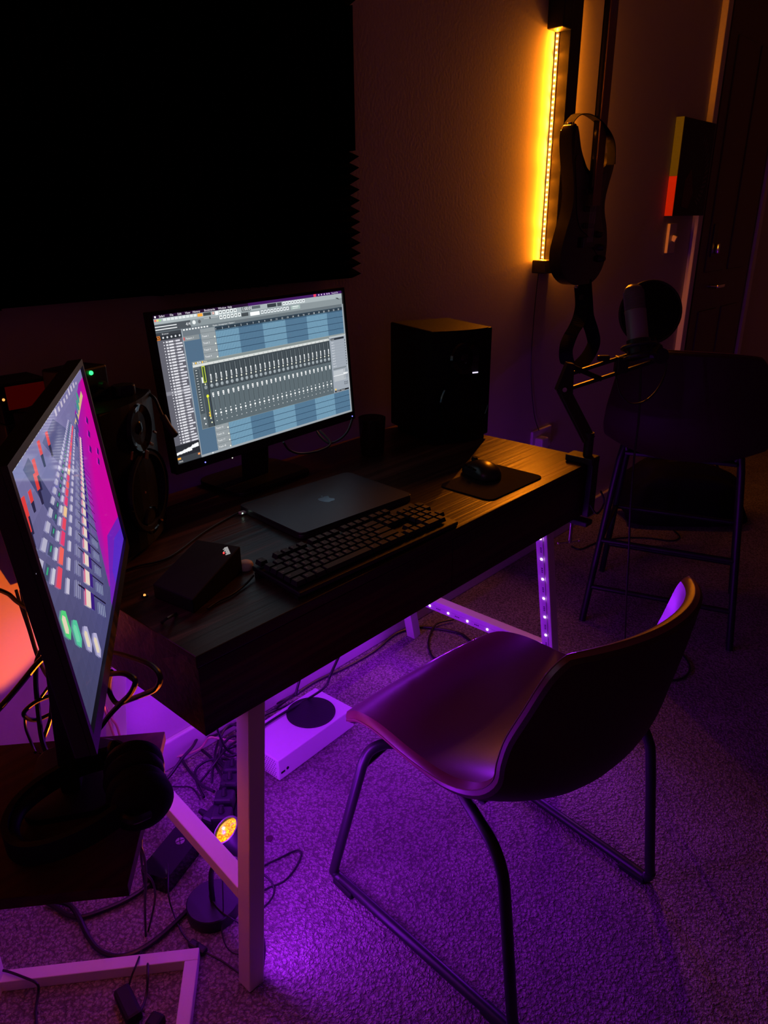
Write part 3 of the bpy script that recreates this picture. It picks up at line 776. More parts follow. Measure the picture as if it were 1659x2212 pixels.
    d.rect(0.178, 0.376, 0.192, 0.49, (205, 220, 60)); d.rect(0.1805, 0.381, 0.1895, 0.485, (56, 78, 50)); d.rect(0.170, 0.45, 0.177, 0.49, (225, 228, 228))
    d.disc(0.184, 0.502, 0.006, (230, 232, 190)); d.disc(0.184, 0.524, 0.013, (130, 138, 142))
    d.rect(0.185, 0.58, 0.188, 0.74, (210, 222, 50)); d.disc(0.1865, 0.586, 0.011, (224, 232, 60)); d.disc(0.184, 0.705, 0.007, (235, 190, 80)); d.disc(0.184, 0.724, 0.008, (235, 190, 80)); d.disc(0.186, 0.745, 0.006, (226, 228, 190)); d.disc(0.188, 0.775, 0.006, (226, 228, 190))
    d.rect(0.196, 0.374, 0.200, 0.806, (38, 44, 50))
    n = 27
    for i in range(n):
        x0 = 0.2005 + (0.888 - 0.2005) * i / n; x1 = 0.2005 + (0.888 - 0.2005) * (i + 1) / n; xm = (x0 + x1) / 2
        d.rect(x0, 0.374, x1 - 0.0012, 0.545, (60, 68, 74)); d.rect(x0, 0.545, x1 - 0.0012, 0.806, (88, 100, 106))
        d.text(xm - 0.003, 0.371, 0.013, str(i + 1), (70, 76, 80))
        d.rect(xm - 0.0012, 0.385, xm + 0.0012, 0.48, (110, 120, 124)); d.rect(xm - 0.0012, 0.44, xm + 0.005, 0.48, (226, 230, 232)); d.rect(xm + 0.001, 0.45, xm + 0.003, 0.478, (60, 68, 74))
        d.disc(xm, 0.492, 0.007, (224, 226, 214)); d.disc(xm, 0.520, 0.014, (132, 142, 148)); d.disc(xm - 0.001, 0.517, 0.008, (164, 172, 176))
        d.rect(xm - 0.0008, 0.56, xm + 0.0008, 0.69, (50, 58, 62)); d.rect(xm - 0.0042, 0.570, xm + 0.0042, 0.590, (232, 234, 234)); d.rect(xm - 0.003, 0.592, xm + 0.003, 0.602, (222, 224, 226)); d.rect(xm - 0.002, 0.577, xm + 0.002, 0.581, (110, 118, 122))
        d.disc(xm, 0.700, 0.005, (216, 220, 222)); d.disc(xm, 0.722, 0.008, (234, 236, 236)); d.disc(xm, 0.741, 0.004, (216, 220, 222))
        d.poly([(xm - 0.003, 0.775), (xm + 0.003, 0.775), (xm, 0.768)], (210, 214, 216))
    # mixer side panel
    d.rect(0.889, 0.357, 0.995, 0.806, (150, 158, 168)); d.rect(0.889, 0.345, 0.995, 0.357, (176, 182, 184)); d.rect(0.897, 0.362, 0.985, 0.378, (40, 46, 54)); d.text(0.90, 0.374, 0.013, '(none)', (225, 228, 230))
    for i in range(10): d.rect(0.897, 0.384 + i * 0.0215, 0.985, 0.385 + i * 0.0215, (124, 132, 142)); d.text(0.90, 0.400 + i * 0.0215, 0.013, 'Slot %d' % (i + 1), (230, 233, 238)); d.disc(0.99, 0.394 + i * 0.0215, 0.005, (60, 66, 74))
    d.rect(0.897, 0.605, 0.985, 0.617, (120, 128, 134)); d.rect(0.897, 0.625, 0.975, 0.665, (178, 184, 190)); d.rect(0.897, 0.67, 0.975, 0.715, (170, 176, 182))
    d.rect(0.895, 0.666, 0.985, 0.670, (236, 238, 240))
    for x in (0.966, 0.976, 0.986): d.rect(x, 0.625, x + 0.0015, 0.70, (70, 78, 86)); d.rect(x - 0.003, 0.655, x + 0.004, 0.668, (236, 238, 240)); d.disc(x, 0.735, 0.006, (90, 98, 106)); d.disc(x, 0.75, 0.006, (90, 98, 106))
    d.rect(0.897, 0.772, 0.905, 0.786, (240, 200, 90)); d.rect(0.895, 0.788, 0.99, 0.802, (34, 38, 44)); d.text(0.905, 0.799, 0.012, 'Output 1 - Output 2', (225, 226, 228))
    d.rect(0.995, 0.34, 0.9965, 0.806, (225, 228, 230))
    return d
t_main, M_main = monitor('main_monitor', 'upright monitor showing a grey and blue music mixer program at the back of the desk', (0.5599, 0.4934, 1.0191), 0.0278, 0.065, 0.0167, 0.531, 0.2987, daw_picture(), screen_a, 0.020, 0.007, DH, (0.555, 0.555))
for x in (-0.20, 0.262):
    bm = NB(); sphere(bm, M_main @ Vector((x, -0.2987 / 2 - 0.012, 0.003)), 0.0016, u=8, v=6); sub('status_light', bm, blue_led, t_main.o, t_main)

def console_picture():
    """a blurred photograph of a mixing console, drawn on the console's own floor of perspective"""
    d = Display(0.531, 0.2987)
    rnd = random.Random(5)
    # background: vertical blend lavender to slate
    N = 24
    for i in range(N):
        for j in range(14):
            u, v = i / N, j / 14
            a = v
            base = [118 - 50 * a, 112 - 44 * a, 158 - 44 * a]
            k = max(0, min(1, (0.35 - u) / 0.35)) * v
            base = [b * (1 - k) + c * k for b, c in zip(base, (62, 62, 92))]
            d.rect(u, v, u + 1 / N + .001, v + 1 / 14 + .001, tuple(max(0, min(255, c)) for c in base), z=1e-6)
    d.k = 2
    # magenta wedge on the right
    for i in range(10):
        a = i / 10
        d.poly([(0.58 + .012 * i, 0.93 - .02 * i), (0.93 + .007 * i, 1.0), (1, 1), (1, 0.06), (0.90 + .008 * i, 0.06), (0.74 + .015 * i, 0.14 + .02 * i), (0.62 + 0.016 * i, 0.50)], (int(150 + 50 * a), int(30 - 25 * a), int(160 - 10 * a)))
    d.poly([(0.55, 0.98), (0.74, 0.78), (1.0, 0.86), (1, 1), (0.55, 1)], (110, 30, 175))
    d.poly([(0.68, 0.93), (0.84, 0.87), (1.0, 0.93), (1, 1), (0.68, 1)], (84, 40, 190))
    # a yellowish fader rail at the top and green shapes
    d.poly([(0.70, 0.17), (0.72, 0.20), (0.925, 0.13), (0.915, 0.10)], (205, 180, 130))
    for k in range(7): d.disc(0.66 + 0.03 * k, 0.235 - 0.022 * k + rnd.uniform(-.01, .01), 0.028, rnd.choice(((60, 150, 130), (90, 110, 160), (70, 70, 130))))
    for k in range(9): d.rect(0.50 + k * 0.045, 0.02 + rnd.uniform(0, .02), 0.52 + k * 0.045, 0.05, (190, 180, 200))
    for i in range(40): d.rect(0.02 + i * 0.024, 0.006, 0.034 + i * 0.024, 0.018, (205, 205, 215))
    d.poly([(0.30, 0.06), (0.46, 0.04), (0.58, 0.14), (0.40, 0.20)], (84, 84, 128)); d.poly([(0.10, 0.05), (0.16, 0.04), (0.28, 0.30), (0.22, 0.34)], (70, 70, 112))
    for (u, v, r) in ((0.19, 0.09, 0.03), (0.17, 0.13, 0.03), (0.27, 0.06, 0.026), (0.045, 0.14, 0.034), (0.03, 0.19, 0.03), (0.36, 0.07, 0.026), (0.10, 0.14, 0.02)): 
        d.poly([(u - .012, v - r), (u + .014, v - r * .8), (u + .010, v + r * 1.2), (u - .014, v + r)], (215, 60, 60)); d.poly([(u - .014, v + r), (u + .010, v + r * 1.2), (u + .006, v + r * 3), (u - .012, v + r * 2.8)], (40, 36, 66))
    def P(i, c):
        f = 1 / (1 + 0.087 * i)
        nu, nv = -0.02 + 0.47 * c, 0.33 + 0.645 * c
        return (0.93 + (nu - 0.93) * f, 0.02 + (nv - 0.02) * f)
    for i in range(24, -1, -1):
        def cell(c0, c1, col, w0=0.0, w1=0.62):
            d.poly([P(i + w0, c1), P(i + w1, c1), P(i + w1, c0), P(i + w0, c0)], col)
        cell(0.00, 0.05, (176, 172, 196)); cell(0.075, 0.125, (66, 74, 104)); cell(0.095, 0.11, (50, 165, 115), 0.2, 0.5); cell(0.155, 0.19, (192, 190, 208))
        cell(0.215, 0.27, (232, 190, 140) if i in (4, 9) else ((224, 70, 92), (234, 96, 88), (222, 60, 108))[i % 3], 0.0, 0.85)
        cell(0.335, 0.375, (190, 184, 205))
        if i < 14:
            for q in range(3): cell(0.46 + q * 0.03, 0.473 + q * 0.03, (146, 146, 174), 0.1, 0.8)
            for q in range(4): cell(0.84 + q * 0.035, 0.852 + q * 0.035, (150, 160, 186) if i < 5 else (120, 70, 165), 0.0, 0.5)
        cell(0.50, 0.99 if i < 15 else 0.75, (24, 16, 44), 0.62, 0.70)
        cell(0.62, 0.70, (222, 205, 190), 0.0, 0.7); cell(0.605, 0.62, (222, 60, 120), 0.0, 0.7); cell(0.70, 0.76, (54, 26, 122), 0.0, 0.7)
    for k, (u, v, c) in enumerate(((0.07, 0.60, (80, 200, 120)), (0.13, 0.70, (80, 190, 150)), (0.20, 0.80, (170, 165, 200)), (0.265, 0.90, (176, 170, 205)))):
        d.poly([(u - .026, v + .03), (u + .0, v + .075), (u + .022, v + .06), (u + .024, v - .02), (u - .002, v - .05), (u - .024, v - .04)], c)
        d.poly([(u - .020, v + .025), (u - .0, v + .05), (u + .008, v + .04), (u + .010, v - .01), (u - .006, v - .034), (u - .018, v - .028)], (220, 205, 180) if k != 1 else (110, 205, 165))
    for (u, v) in ((0.885, 0.24), (0.86, 0.30), (0.82, 0.36), (0.93, 0.43), (0.90, 0.47)): d.poly([(u - .02, v), (u, v + .025), (u + .018, v + .004), (u + .002, v - .02)], (64, 20, 110))
    return d
t_side, M_side = monitor('side_monitor', 'angled monitor with a purple and pink mixing console picture at the left', (-0.0882, 0.0808, 0.9756), 0.987, 0.0846, 0.0033, 0.531, 0.2987, console_picture(), screen_b, 0.020, 0.009, 0.55, (-0.152, 0.128))
# ================================================================== SPEAKERS
def speaker(label, corner, yaw, w, h, dep, side):
    """corner: front-left foot of the cabinet seen from the front; the front face looks along -y turned by yaw"""
    t = thing('studio_monitor_speaker', label, 'speaker', (corner[0], corner[1], DH), yaw)
    prof = []
    # outline of the cabinet seen from above, front edge slightly bowed
    n = 8
    for i in range(n + 1):
        x = w * i / n; prof.append((x, -0.018 * math.sin(PI * i / n)))
    prof += [(w, dep), (0, dep)]
    bm = NB(); prism(bm, prof, Matrix.Translation((0, 0, 0.012)), h - 0.012, bev=0.004); obj('cabinet', bm, speaker_black, t, local=True)
    bm = NB(); prism(bm, [(0.012, 0.0), (w - 0.012, 0.0), (w - 0.012, dep - 0.02), (0.012, dep - 0.02)], Matrix.Translation((0, 0, 0)), 0.013); obj('base_plinth', bm, rubber, t, local=True)
    bm = NB(); lathe(bm, (w / 2, -0.016, 0.115), (0, -1, 0), [(0, 0.078), (0.006, 0.076), (0.006, 0.068), (-0.004, 0.064), (-0.022, 0.03), (-0.018, 0.02), (-0.012, 0.0)], 40); wo = obj('woofer', bm, grille_m, t, local=True, smooth=True)
    bm = NB(); lathe(bm, (w / 2, -0.0165, 0.115), (0, -1, 0), [(0.004, 0.079), (0.008, 0.077), (0.004, 0.075)], 40); obj('trim_ring', bm, gloss_black, wo, smooth=True)
    bm = NB(); lathe(bm, (w / 2, -0.016, 0.235), (0, -1, 0), [(0, 0.046), (0.006, 0.042), (-0.003, 0.018), (0.004, 0.010), (0.006, 0)], 32); obj('tweeter', bm, gloss_black, t, local=True, smooth=True)
    return t
sr = speaker('large black studio speaker right of the main monitor', (1.037, 0.400), -0.365, 0.19, 0.31, 0.23, 1)
bm = NB(); box(bm, (0.125, -0.0205, 0.205), (0.020, 0.004, 0.022), bev=0.001); bdg = obj('badge', bm, dark_grey, sr, local=True)
bm = NB(); box(bm, (0.125, -0.0235, 0.196), (0.017, 0.002, 0.003)); obj('badge_light', bm, white_led, bdg)
sl = speaker('black studio speaker half hidden between the side and main monitors', (0.082, 0.345), 0.60, 0.20, 0.285, 0.155, -1)
for (x, z, sx, sz) in ((0.10, 0.185, 0.012, 0.016), (0.125, 0.198, 0.014, 0.005), (0.145, 0.215, 0.012, 0.004), (0.045, 0.200, 0.004, 0.016), (0.075, 0.12, 0.005, 0.004), (0.125, 0.045, 0.012, 0.004)):
    bm = NB(); box(bm, (x, -0.024, z), (sx, 0.004, sz), Matrix.Rotation(0.5, 4, 'Y'), bev=0.001); obj('glint_sliver', bm, glint_m, sl, local=True)  # copper slivers stand in for glints on the glossy speaker front
bm = NB(); lathe(bm, (0.10, -0.017, 0.055), (0, -1, 0), [(0, 0.028), (0.004, 0.026), (-0.006, 0.02), (-0.006, 0)], 28); obj('bass_port', bm, gloss_black, sl, local=True, smooth=True)

# boom of a clip-on microphone / lamp lying over the left speaker
t = thing('headset_boom', 'thin black boom with a tubular tip arching over the left speaker', 'microphone boom', (0.20, 0.42, 1.035))
bm = NB(); tube(bm, [(0.205, 0.577, 1.023), (0.225, 0.541, 1.029), (0.242, 0.491, 1.029), (0.236, 0.431, 1.024), (0.227, 0.399, 1.007), (0.222, 0.377, 0.988)], 0.0032, seg=8)
obj('boom', bm, black_plastic, t, smooth=True)
bm = NB(); tube(bm, [(0.223, 0.384, 0.997), (0.221, 0.365, 0.981), (0.222, 0.348, 0.968)], 0.0062, seg=14, smooth_path=False); obj('tip', bm, black_plastic, t, smooth=True)
bm = NB(); prism(bm, rrect(0.04, 0.03, 0.01), Matrix.Translation((0.185, 0.445, 1.035)), 0.02, bev=0.003); tube(bm, [(0.185, .445, 1.045), (0.205, 0.577, 1.023)], 0.003, smooth_path=False); obj('clip', bm, black_plastic, t)
# small audio box with a green light on the left speaker
t = thing('audio_interface', 'small black box with a green light on top of the left speaker', 'audio interface', (0.12, 0.49, 1.035), 0.3)
bm = NB(); box(bm, (0.115, 0.478, 1.065), (0.085, 0.07, 0.058), rotz(0.3), bev=0.004); obj('case', bm, black_plastic, t)
bm = NB(); sphere(bm, (0.128, 0.444, 1.085), 0.0038, u=10, v=8); obj('green_light', bm, green_led, t)
bm = NB(); lathe(bm, (0.145, 0.448, 1.060), (0.3, -1, 0), [(0, 0.008), (0.010, 0.007), (0.011, 0)], 16); obj('volume_knob', bm, dark_grey, t, smooth=True)
# dark shelf unit with a red-lit box, behind the side monitor
t = thing('stacked_hardware_unit', 'red-lit black box behind the side monitor at the left edge of the desk', 'electronics', (0.045, 0.58, DH))
bm = NB(); bx(0.0, 0.09, 0.535, 0.62, DH, 1.0, bev=0.004, bm=bm); obj('case', bm, black_plastic, t)
bm = NB(); bx(0.0, 0.09, 0.535, 0.62, 1.0005, 1.072, bev=0.004, bm=bm); obj('top_unit', bm, speaker_black, t)
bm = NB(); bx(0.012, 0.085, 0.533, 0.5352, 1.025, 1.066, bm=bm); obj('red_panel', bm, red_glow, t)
bm = NB(); sphere(bm, (0.006, 0.534, 1.045), 0.0025, u=8, v=6); obj('amber_light', bm, amber_led, t)

# ================================================================== THINGS ON THE DESK
def laptop():
    yaw = -0.075
    c = Vector((0.540, 0.290, DH)); t = thing('laptop', 'closed dark grey laptop lying between main monitor and keyboard', 'laptop', tuple(c), yaw)
    M = Matrix.Translation((0, 0, 0))
    bm = NB(); prism(bm, rrect(0.312, 0.221, 0.012), Matrix.Translation((0, 0, 0.0015)), 0.0085, bev=0.0015); obj('base', bm, laptop_m, t, local=True)
    bm = NB(); prism(bm, rrect(0.312, 0.221, 0.012), Matrix.Translation((0, 0, 0.0108)), 0.0045, bev=0.001); lid = obj('lid', bm, laptop_m, t, local=True)
    # emblem: a bitten fruit with a leaf
    def circ(cx, cy, r, a0, a1, n=14): return [(cx + r * math.cos(a0 + (a1 - a0) * k / n), cy + r * math.sin(a0 + (a1 - a0) * k / n)) for k in range(n + 1)]
    o = [(0.0, 0.0145), (-0.006, 0.0165), (-0.0125, 0.0150), (-0.0165, 0.0095), (-0.0172, 0.002), (-0.0150, -0.0065), (-0.0105, -0.0140), (-0.0060, -0.0170), (0.0, -0.0155), (0.0060, -0.0170), (0.0105, -0.0140), (0.0148, -0.0070)]
    o += [(0.0115, -0.003), (0.0100, 0.003), (0.0118, 0.0085), (0.0150, 0.0110), (0.0120, 0.0150), (0.006, 0.0165)]
    p = spline([(x, y, 0) for x, y in o], 3, closed=True)
    bm = NB(); prism(bm, [(q.x, q.y) for q in p], Matrix.Translation((0, 0, 0.0153)) , 0.0003)
    leaf = [(0.0, 0.0185), (0.001, 0.0225), (0.0065, 0.0265), (0.0062, 0.0215), (0.0025, 0.0185)]
    prism(bm, leaf, Matrix.Translation((0, 0, 0.0153)), 0.0003)
    obj('emblem', bm, logo_m, lid)
    bm = NB()
    for (x, y) in ((-.13, -.09), (.13, -.09), (-.13, .09), (.13, .09)): cyl(bm, (x, y, 0), (x, y, 0.0016), 0.006, seg=12)
    obj('rubber_feet', bm, rubber, t, local=True)
    bm = NB(); box(bm, (-0.163, 0.085, 0.006), (0.014, 0.010, 0.005), bev=0.001); pl = obj('charging_plug', bm, white_plastic, t, local=True)
    bm = NB(); sphere(bm, (-0.166, 0.0795, 0.0065), 0.0012, u=8, v=6); obj('charge_light', bm, mat('pale_green_light', (0, 0, 0), emit=(0.7, 1, 0.8), es=3), pl)
laptop()

def keyboard():
    yaw = -0.03; U = 0.0182
    t = thing('keyboard', 'full size black computer keyboard along the front of the desk', 'keyboard', (0.424, 0.072, DH), yaw)
    bm = NB()
    P = [(-0.065, 0.004), (0.065, 0.010), (0.065, 0.020), (-0.065, 0.013)]
    a = [bm.verts.new((-0.209, y, z)) for y, z in P]; b = [bm.verts.new((0.209, y, z)) for y, z in P]
    bm.faces.new(a[::-1]); bm.faces.new(b)
    for i in range(4): bm.faces.new((a[i], a[(i + 1) % 4], b[(i + 1) % 4], b[i]))
    bmesh.ops.bevel(bm, geom=list(bm.edges), offset=0.002, segments=2, profile=0.5, affect='EDGES')
    obj('case', bm, black_plastic, t, local=True)
    bm = NB()
    for x in (-.2, .2): box(bm, (x, .052, .005), (.02, .01, .01)); box(bm, (x, -.056, .0025), (.02, .01, .005))
    obj('feet', bm, rubber, t, local=True)
    rows = [
        [('Esc', 1)] + [(None, 1)] + [('F%d' % i, 1) for i in range(1, 5)] + [(None, .5)] + [('F%d' % i, 1) for i in range(5, 9)] + [(None, .5)] + [('F%d' % i, 1) for i in range(9, 13)] + [(None, .25), ('Prt', 1), ('Scr', 1), ('Pse', 1)],
        [(c, 1) for c in '`1234567890-='] + [('Back', 2), (None, .25), ('Ins', 1), ('Hm', 1), ('PU', 1), (None, .25), ('Nm', 1), ('/', 1), ('*', 1), ('-', 1)],
        [('Tab', 1.5)] + [(c, 1) for c in 'QWERTYUIOP[]'] + [('\\', 1.5), (None, .25), ('Del', 1), ('End', 1), ('PD', 1), (None, .25), ('7', 1), ('8', 1), ('9', 1), ('+', 1)],
        [('Caps', 1.75)] + [(c, 1) for c in "ASDFGHJKL;'"] + [('Enter', 2.25), (None, 3.5), ('4', 1), ('5', 1), ('6', 1)],
        [('Shift', 2.25)] + [(c, 1) for c in 'ZXCVBNM,./'] + [('Shift', 2.75), (None, 1.25), ('^', 1), (None, 1.25), ('1', 1), ('2', 1), ('3', 1), ('En', 1)],
        [('Ctrl', 1.25), ('Win', 1.25), ('Alt', 1.25), ('', 6.25), ('Alt', 1.25), ('Fn', 1.25), ('=', 1.25), ('Ctrl', 1.25), (None, .25), ('<', 1), ('v', 1), ('>', 1), (None, .25), ('0', 2), ('.', 1)]]
    ys = [0.0530, 0.0291, 0.0110, -0.0072, -0.0253, -0.0435]
    for row, y in zip(rows, ys):
        x = -22.5 * U / 2
        z = 0.0165 + (y + 0.068) * 0.0072 / 0.136
        for lab, wd in row:
            W = wd * U
            if lab is not None:
                bm = NB(); cx = x + W / 2; h = 0.0085
                a = [(-W / 2 + .0008, -U / 2 + .0008), (W / 2 - .0008, -U / 2 + .0008), (W / 2 - .0008, U / 2 - .0008), (-W / 2 + .0008, U / 2 - .0008)]
                b = [(-W / 2 + .0030, -U / 2 + .0030), (W / 2 - .0030, -U / 2 + .0030), (W / 2 - .0030, U / 2 - .0018), (-W / 2 + .0030, U / 2 - .0018)]
                A = [bm.verts.new((p, q, 0)) for p, q in a]; B = [bm.verts.new((p, q, h)) for p, q in b]
                bm.faces.new(A[::-1]); bm.faces.new(B)
                for i in range(4): bm.faces.new((A[i], A[(i + 1) % 4], B[(i + 1) % 4], B[i]))
                if lab:
                    vs, fs = text_mesh(lab); sz = 0.0062 if len(lab) == 1 else 0.0036
                    off = (-W / 2 + 0.0045, 0.0005)
                    vv = [bm.verts.new((off[0] + px * sz, off[1] + py * sz, h + 0.0001)) for px, py, _ in vs]
                    for f in fs:
                        try: bm.faces.new([vv[i] for i in f]).material_index = 1
                        except ValueError: pass
                me = bpy.data.meshes.new('key'); bm.to_mesh(me); bm.free(); me.materials.append(key_m); me.materials.append(legend_m)
                o = bpy.data.objects.new('key', me); COL.objects.link(o); o.parent = t.o
                o.location = (cx, y, z); o.rotation_euler = (0.05, 0, 0)
            x += W
keyboard()
bm = NB(); tube(bm, [(0.211, 0.132, 0.757), (0.185, 0.121, 0.754), (0.145, 0.108, 0.754), (0.116, 0.106, 0.754), (0.091, 0.099, 0.754)], 0.0018)
tag(obj('keyboard_lead', bm, cable_m, smooth=True), 'thin black keyboard lead curving over the desk past the white puck', 'cable')

t = thing('mouse_mat', 'small black mouse mat with rounded corners near the right end of the desk', 'mouse mat', (0.905, 0.105, DH), 0.0)
bm = NB(); prism(bm, rrect(0.220, 0.150, 0.018), Matrix.Translation((0, 0, 0.0002)) @ rotz(-0.02), 0.003, bev=0.0008); obj('mat', bm, pad_m, t, local=True)
def mouse():
    t = thing('computer_mouse', 'rounded black computer mouse resting on the small mouse mat', 'mouse', (0.925, 0.150, DH + 0.0034), -0.35)
    bm = NB()
    n, m = 20, 12; L, W, H = 0.118, 0.072, 0.040
    rings = []
    for i in range(n + 1):
        s = i / n; y = -L / 2 + L * s
        hw = W / 2 * (1 - abs(2 * s - 1) ** 3.0) ** 0.5 * (1 - 0.10 * math.sin(PI * s) ** 4 * 0.6)
        hz = H * max(0.0, (math.sin(PI * min(1, s * 0.9 + 0.06)) ** 0.55)) * (1 if 0 < i < n else 0.25)
        hz *= (1.0 - 0.28 * s)
        if i in (0, n): hw = 0.004
        rings.append([bm.verts.new((hw * math.cos(PI * k / m) * (1 + 0.05 * math.sin(PI * k / m)), y, 0.002 + hz * math.sin(PI * k / m) ** 0.75)) for k in range(m + 1)])
    for A, B in zip(rings, rings[1:]):
        for k in range(m): bm.faces.new((A[k], A[k + 1], B[k + 1], B[k]))
        bm.faces.new((A[0], B[0], B[m], A[m]))
    bm.faces.new(rings[0]); bm.faces.new(rings[-1][::-1])
    bmesh.ops.remove_doubles(bm, verts=bm.verts, dist=1e-5)
    obj('shell', bm, mat('mouse_satin_black', (0.012, 0.011, 0.012), 0.3), t, local=True, smooth=True)
    bm = NB(); cyl(bm, (-0.004, 0.030, 0.0285), (0.004, 0.030, 0.0285), 0.009, seg=20); obj('scroll_wheel', bm, rubber, t, local=True, smooth=True)
    bm = NB(); box(bm, (0, 0.036, 0.0), (0.0009, 0.04, 0.06)); bm2 = NB()
    bm.free(); tube(bm2, [(0, 0.012, 0.0400), (0, 0.03, 0.0385), (0, 0.045, 0.033), (0, 0.055, 0.022)], 0.0007, seg=6); obj('button_seam', bm2, matt_black, t, local=True)
    for y in (-.008, .014):
        bm = NB(); box(bm, (-0.0345, y, 0.024), (0.004, 0.018, 0.006), bev=0.0015); obj('side_button', bm, gloss_black, t, local=True)
mouse()

t = thing('drinking_glass', 'dark glass tumbler standing between main monitor and right speaker', 'glass', (0.885, 0.475, DH))
bm = NB(); lathe(bm, (0, 0, 0), (0, 0, 1), [(0, 0), (0, 0.029), (0.004, 0.031), (0.10, 0.036), (0.1005, 0.0345), (0.008, 0.0295), (0.006, 0)], 36); obj('tumbler', bm, glass_m, t, local=True, smooth=True)

t = thing('white_puck', 'small round white puck beside the left end of the keyboard', 'puck', (0.228, 0.176, DH))
bm = NB(); lathe(bm, (0, 0, 0), (0, 0, 1), [(0, 0), (0, 0.0125), (0.003, 0.0138), (0.008, 0.0138), (0.012, 0.0125), (0.0145, 0.009), (0.0155, 0)], 28); obj('cap', bm, mat('white_silicone', (0.8, 0.72, 0.74), 0.5), t, local=True, smooth=True)

def wedge():
    t = thing('card_reader_dock', 'low black wedge-shaped dock with a tiny lit label near the left end of the desk', 'dock', (0.17, 0.2, DH))
    bm = NB()
    top = [(0.216, 0.17, 0.8), (0.071, 0.108, 0.775), (0.059, 0.204, 0.775), (0.183, 0.254, 0.8)]
    A = [bm.verts.new((p[0], p[1], DH + .0005)) for p in top]; B = [bm.verts.new(p) for p in top]
    bm.faces.new(A[::-1]); bm.faces.new(B)
    for i in range(4): bm.faces.new((A[i], A[(i + 1) % 4], B[(i + 1) % 4], B[i]))
    bmesh.ops.bevel(bm, geom=list(bm.edges), offset=0.002, segments=2, profile=0.5, affect='EDGES')
    obj('case', bm, matt_black, t)
    # tiny lit label lying on the top face
    q = [Vector((0.194, 0.195, 0.798)), Vector((0.203, 0.191, 0.798)), Vector((0.19, 0.164, 0.798)), Vector((0.18, 0.168, 0.798))]
    n = ((Vector(top[1]) - Vector(top[0])).cross(Vector(top[2]) - Vector(top[0]))).normalized()
    if n.z < 0: n = -n
    def onp(p): k = (Vector(top[0]) - p).dot(n) / n.z; return p + Vector((0, 0, k + 0.0008))
    bm = NB()
    for i in range(9):
        a, b = i / 9, (i + 0.62) / 9
        f = lambda u, v: onp((q[0] * (1 - u) + q[1] * u) * (1 - v) + (q[3] * (1 - u) + q[2] * u) * v)
        u0 = (0, .35, .1, .3, .1, .4, .3, .4, .2)[i]
        bm.faces.new([bm.verts.new(f(u, v)) for u, v in ((u0, a), (1, a), (1, b), (u0, b))])
    lb = obj('lit_label', bm, mat('label_glow', (0, 0, 0), emit=(0.75, 0.72, 0.72), es=0.7), t)
    bm = NB(); sphere(bm, onp(Vector((0.185, 0.177, 0.798))), 0.0016, u=8, v=6); obj('red_light', bm, red_led, t)
wedge()
bm = NB(); 
t = thing('desk_power_button', 'tiny amber-lit button on the desk top near its left end', 'button light', (0.05, 0.219, 0.75))
lathe(bm, (0.05, 0.219, 0.75), (0, 0, 1), [(0, 0), (0, 0.006), (0.003, 0.006), (0.0035, 0.0045)], 16); obj('rim', bm, black_plastic, t)
bm = NB(); sphere(bm, Vector((0.05, 0.219, 0.75)) + Vector((0, 0, 0.003)), 0.0022, u=10, v=8); obj('amber_light', bm, amber_led, t)

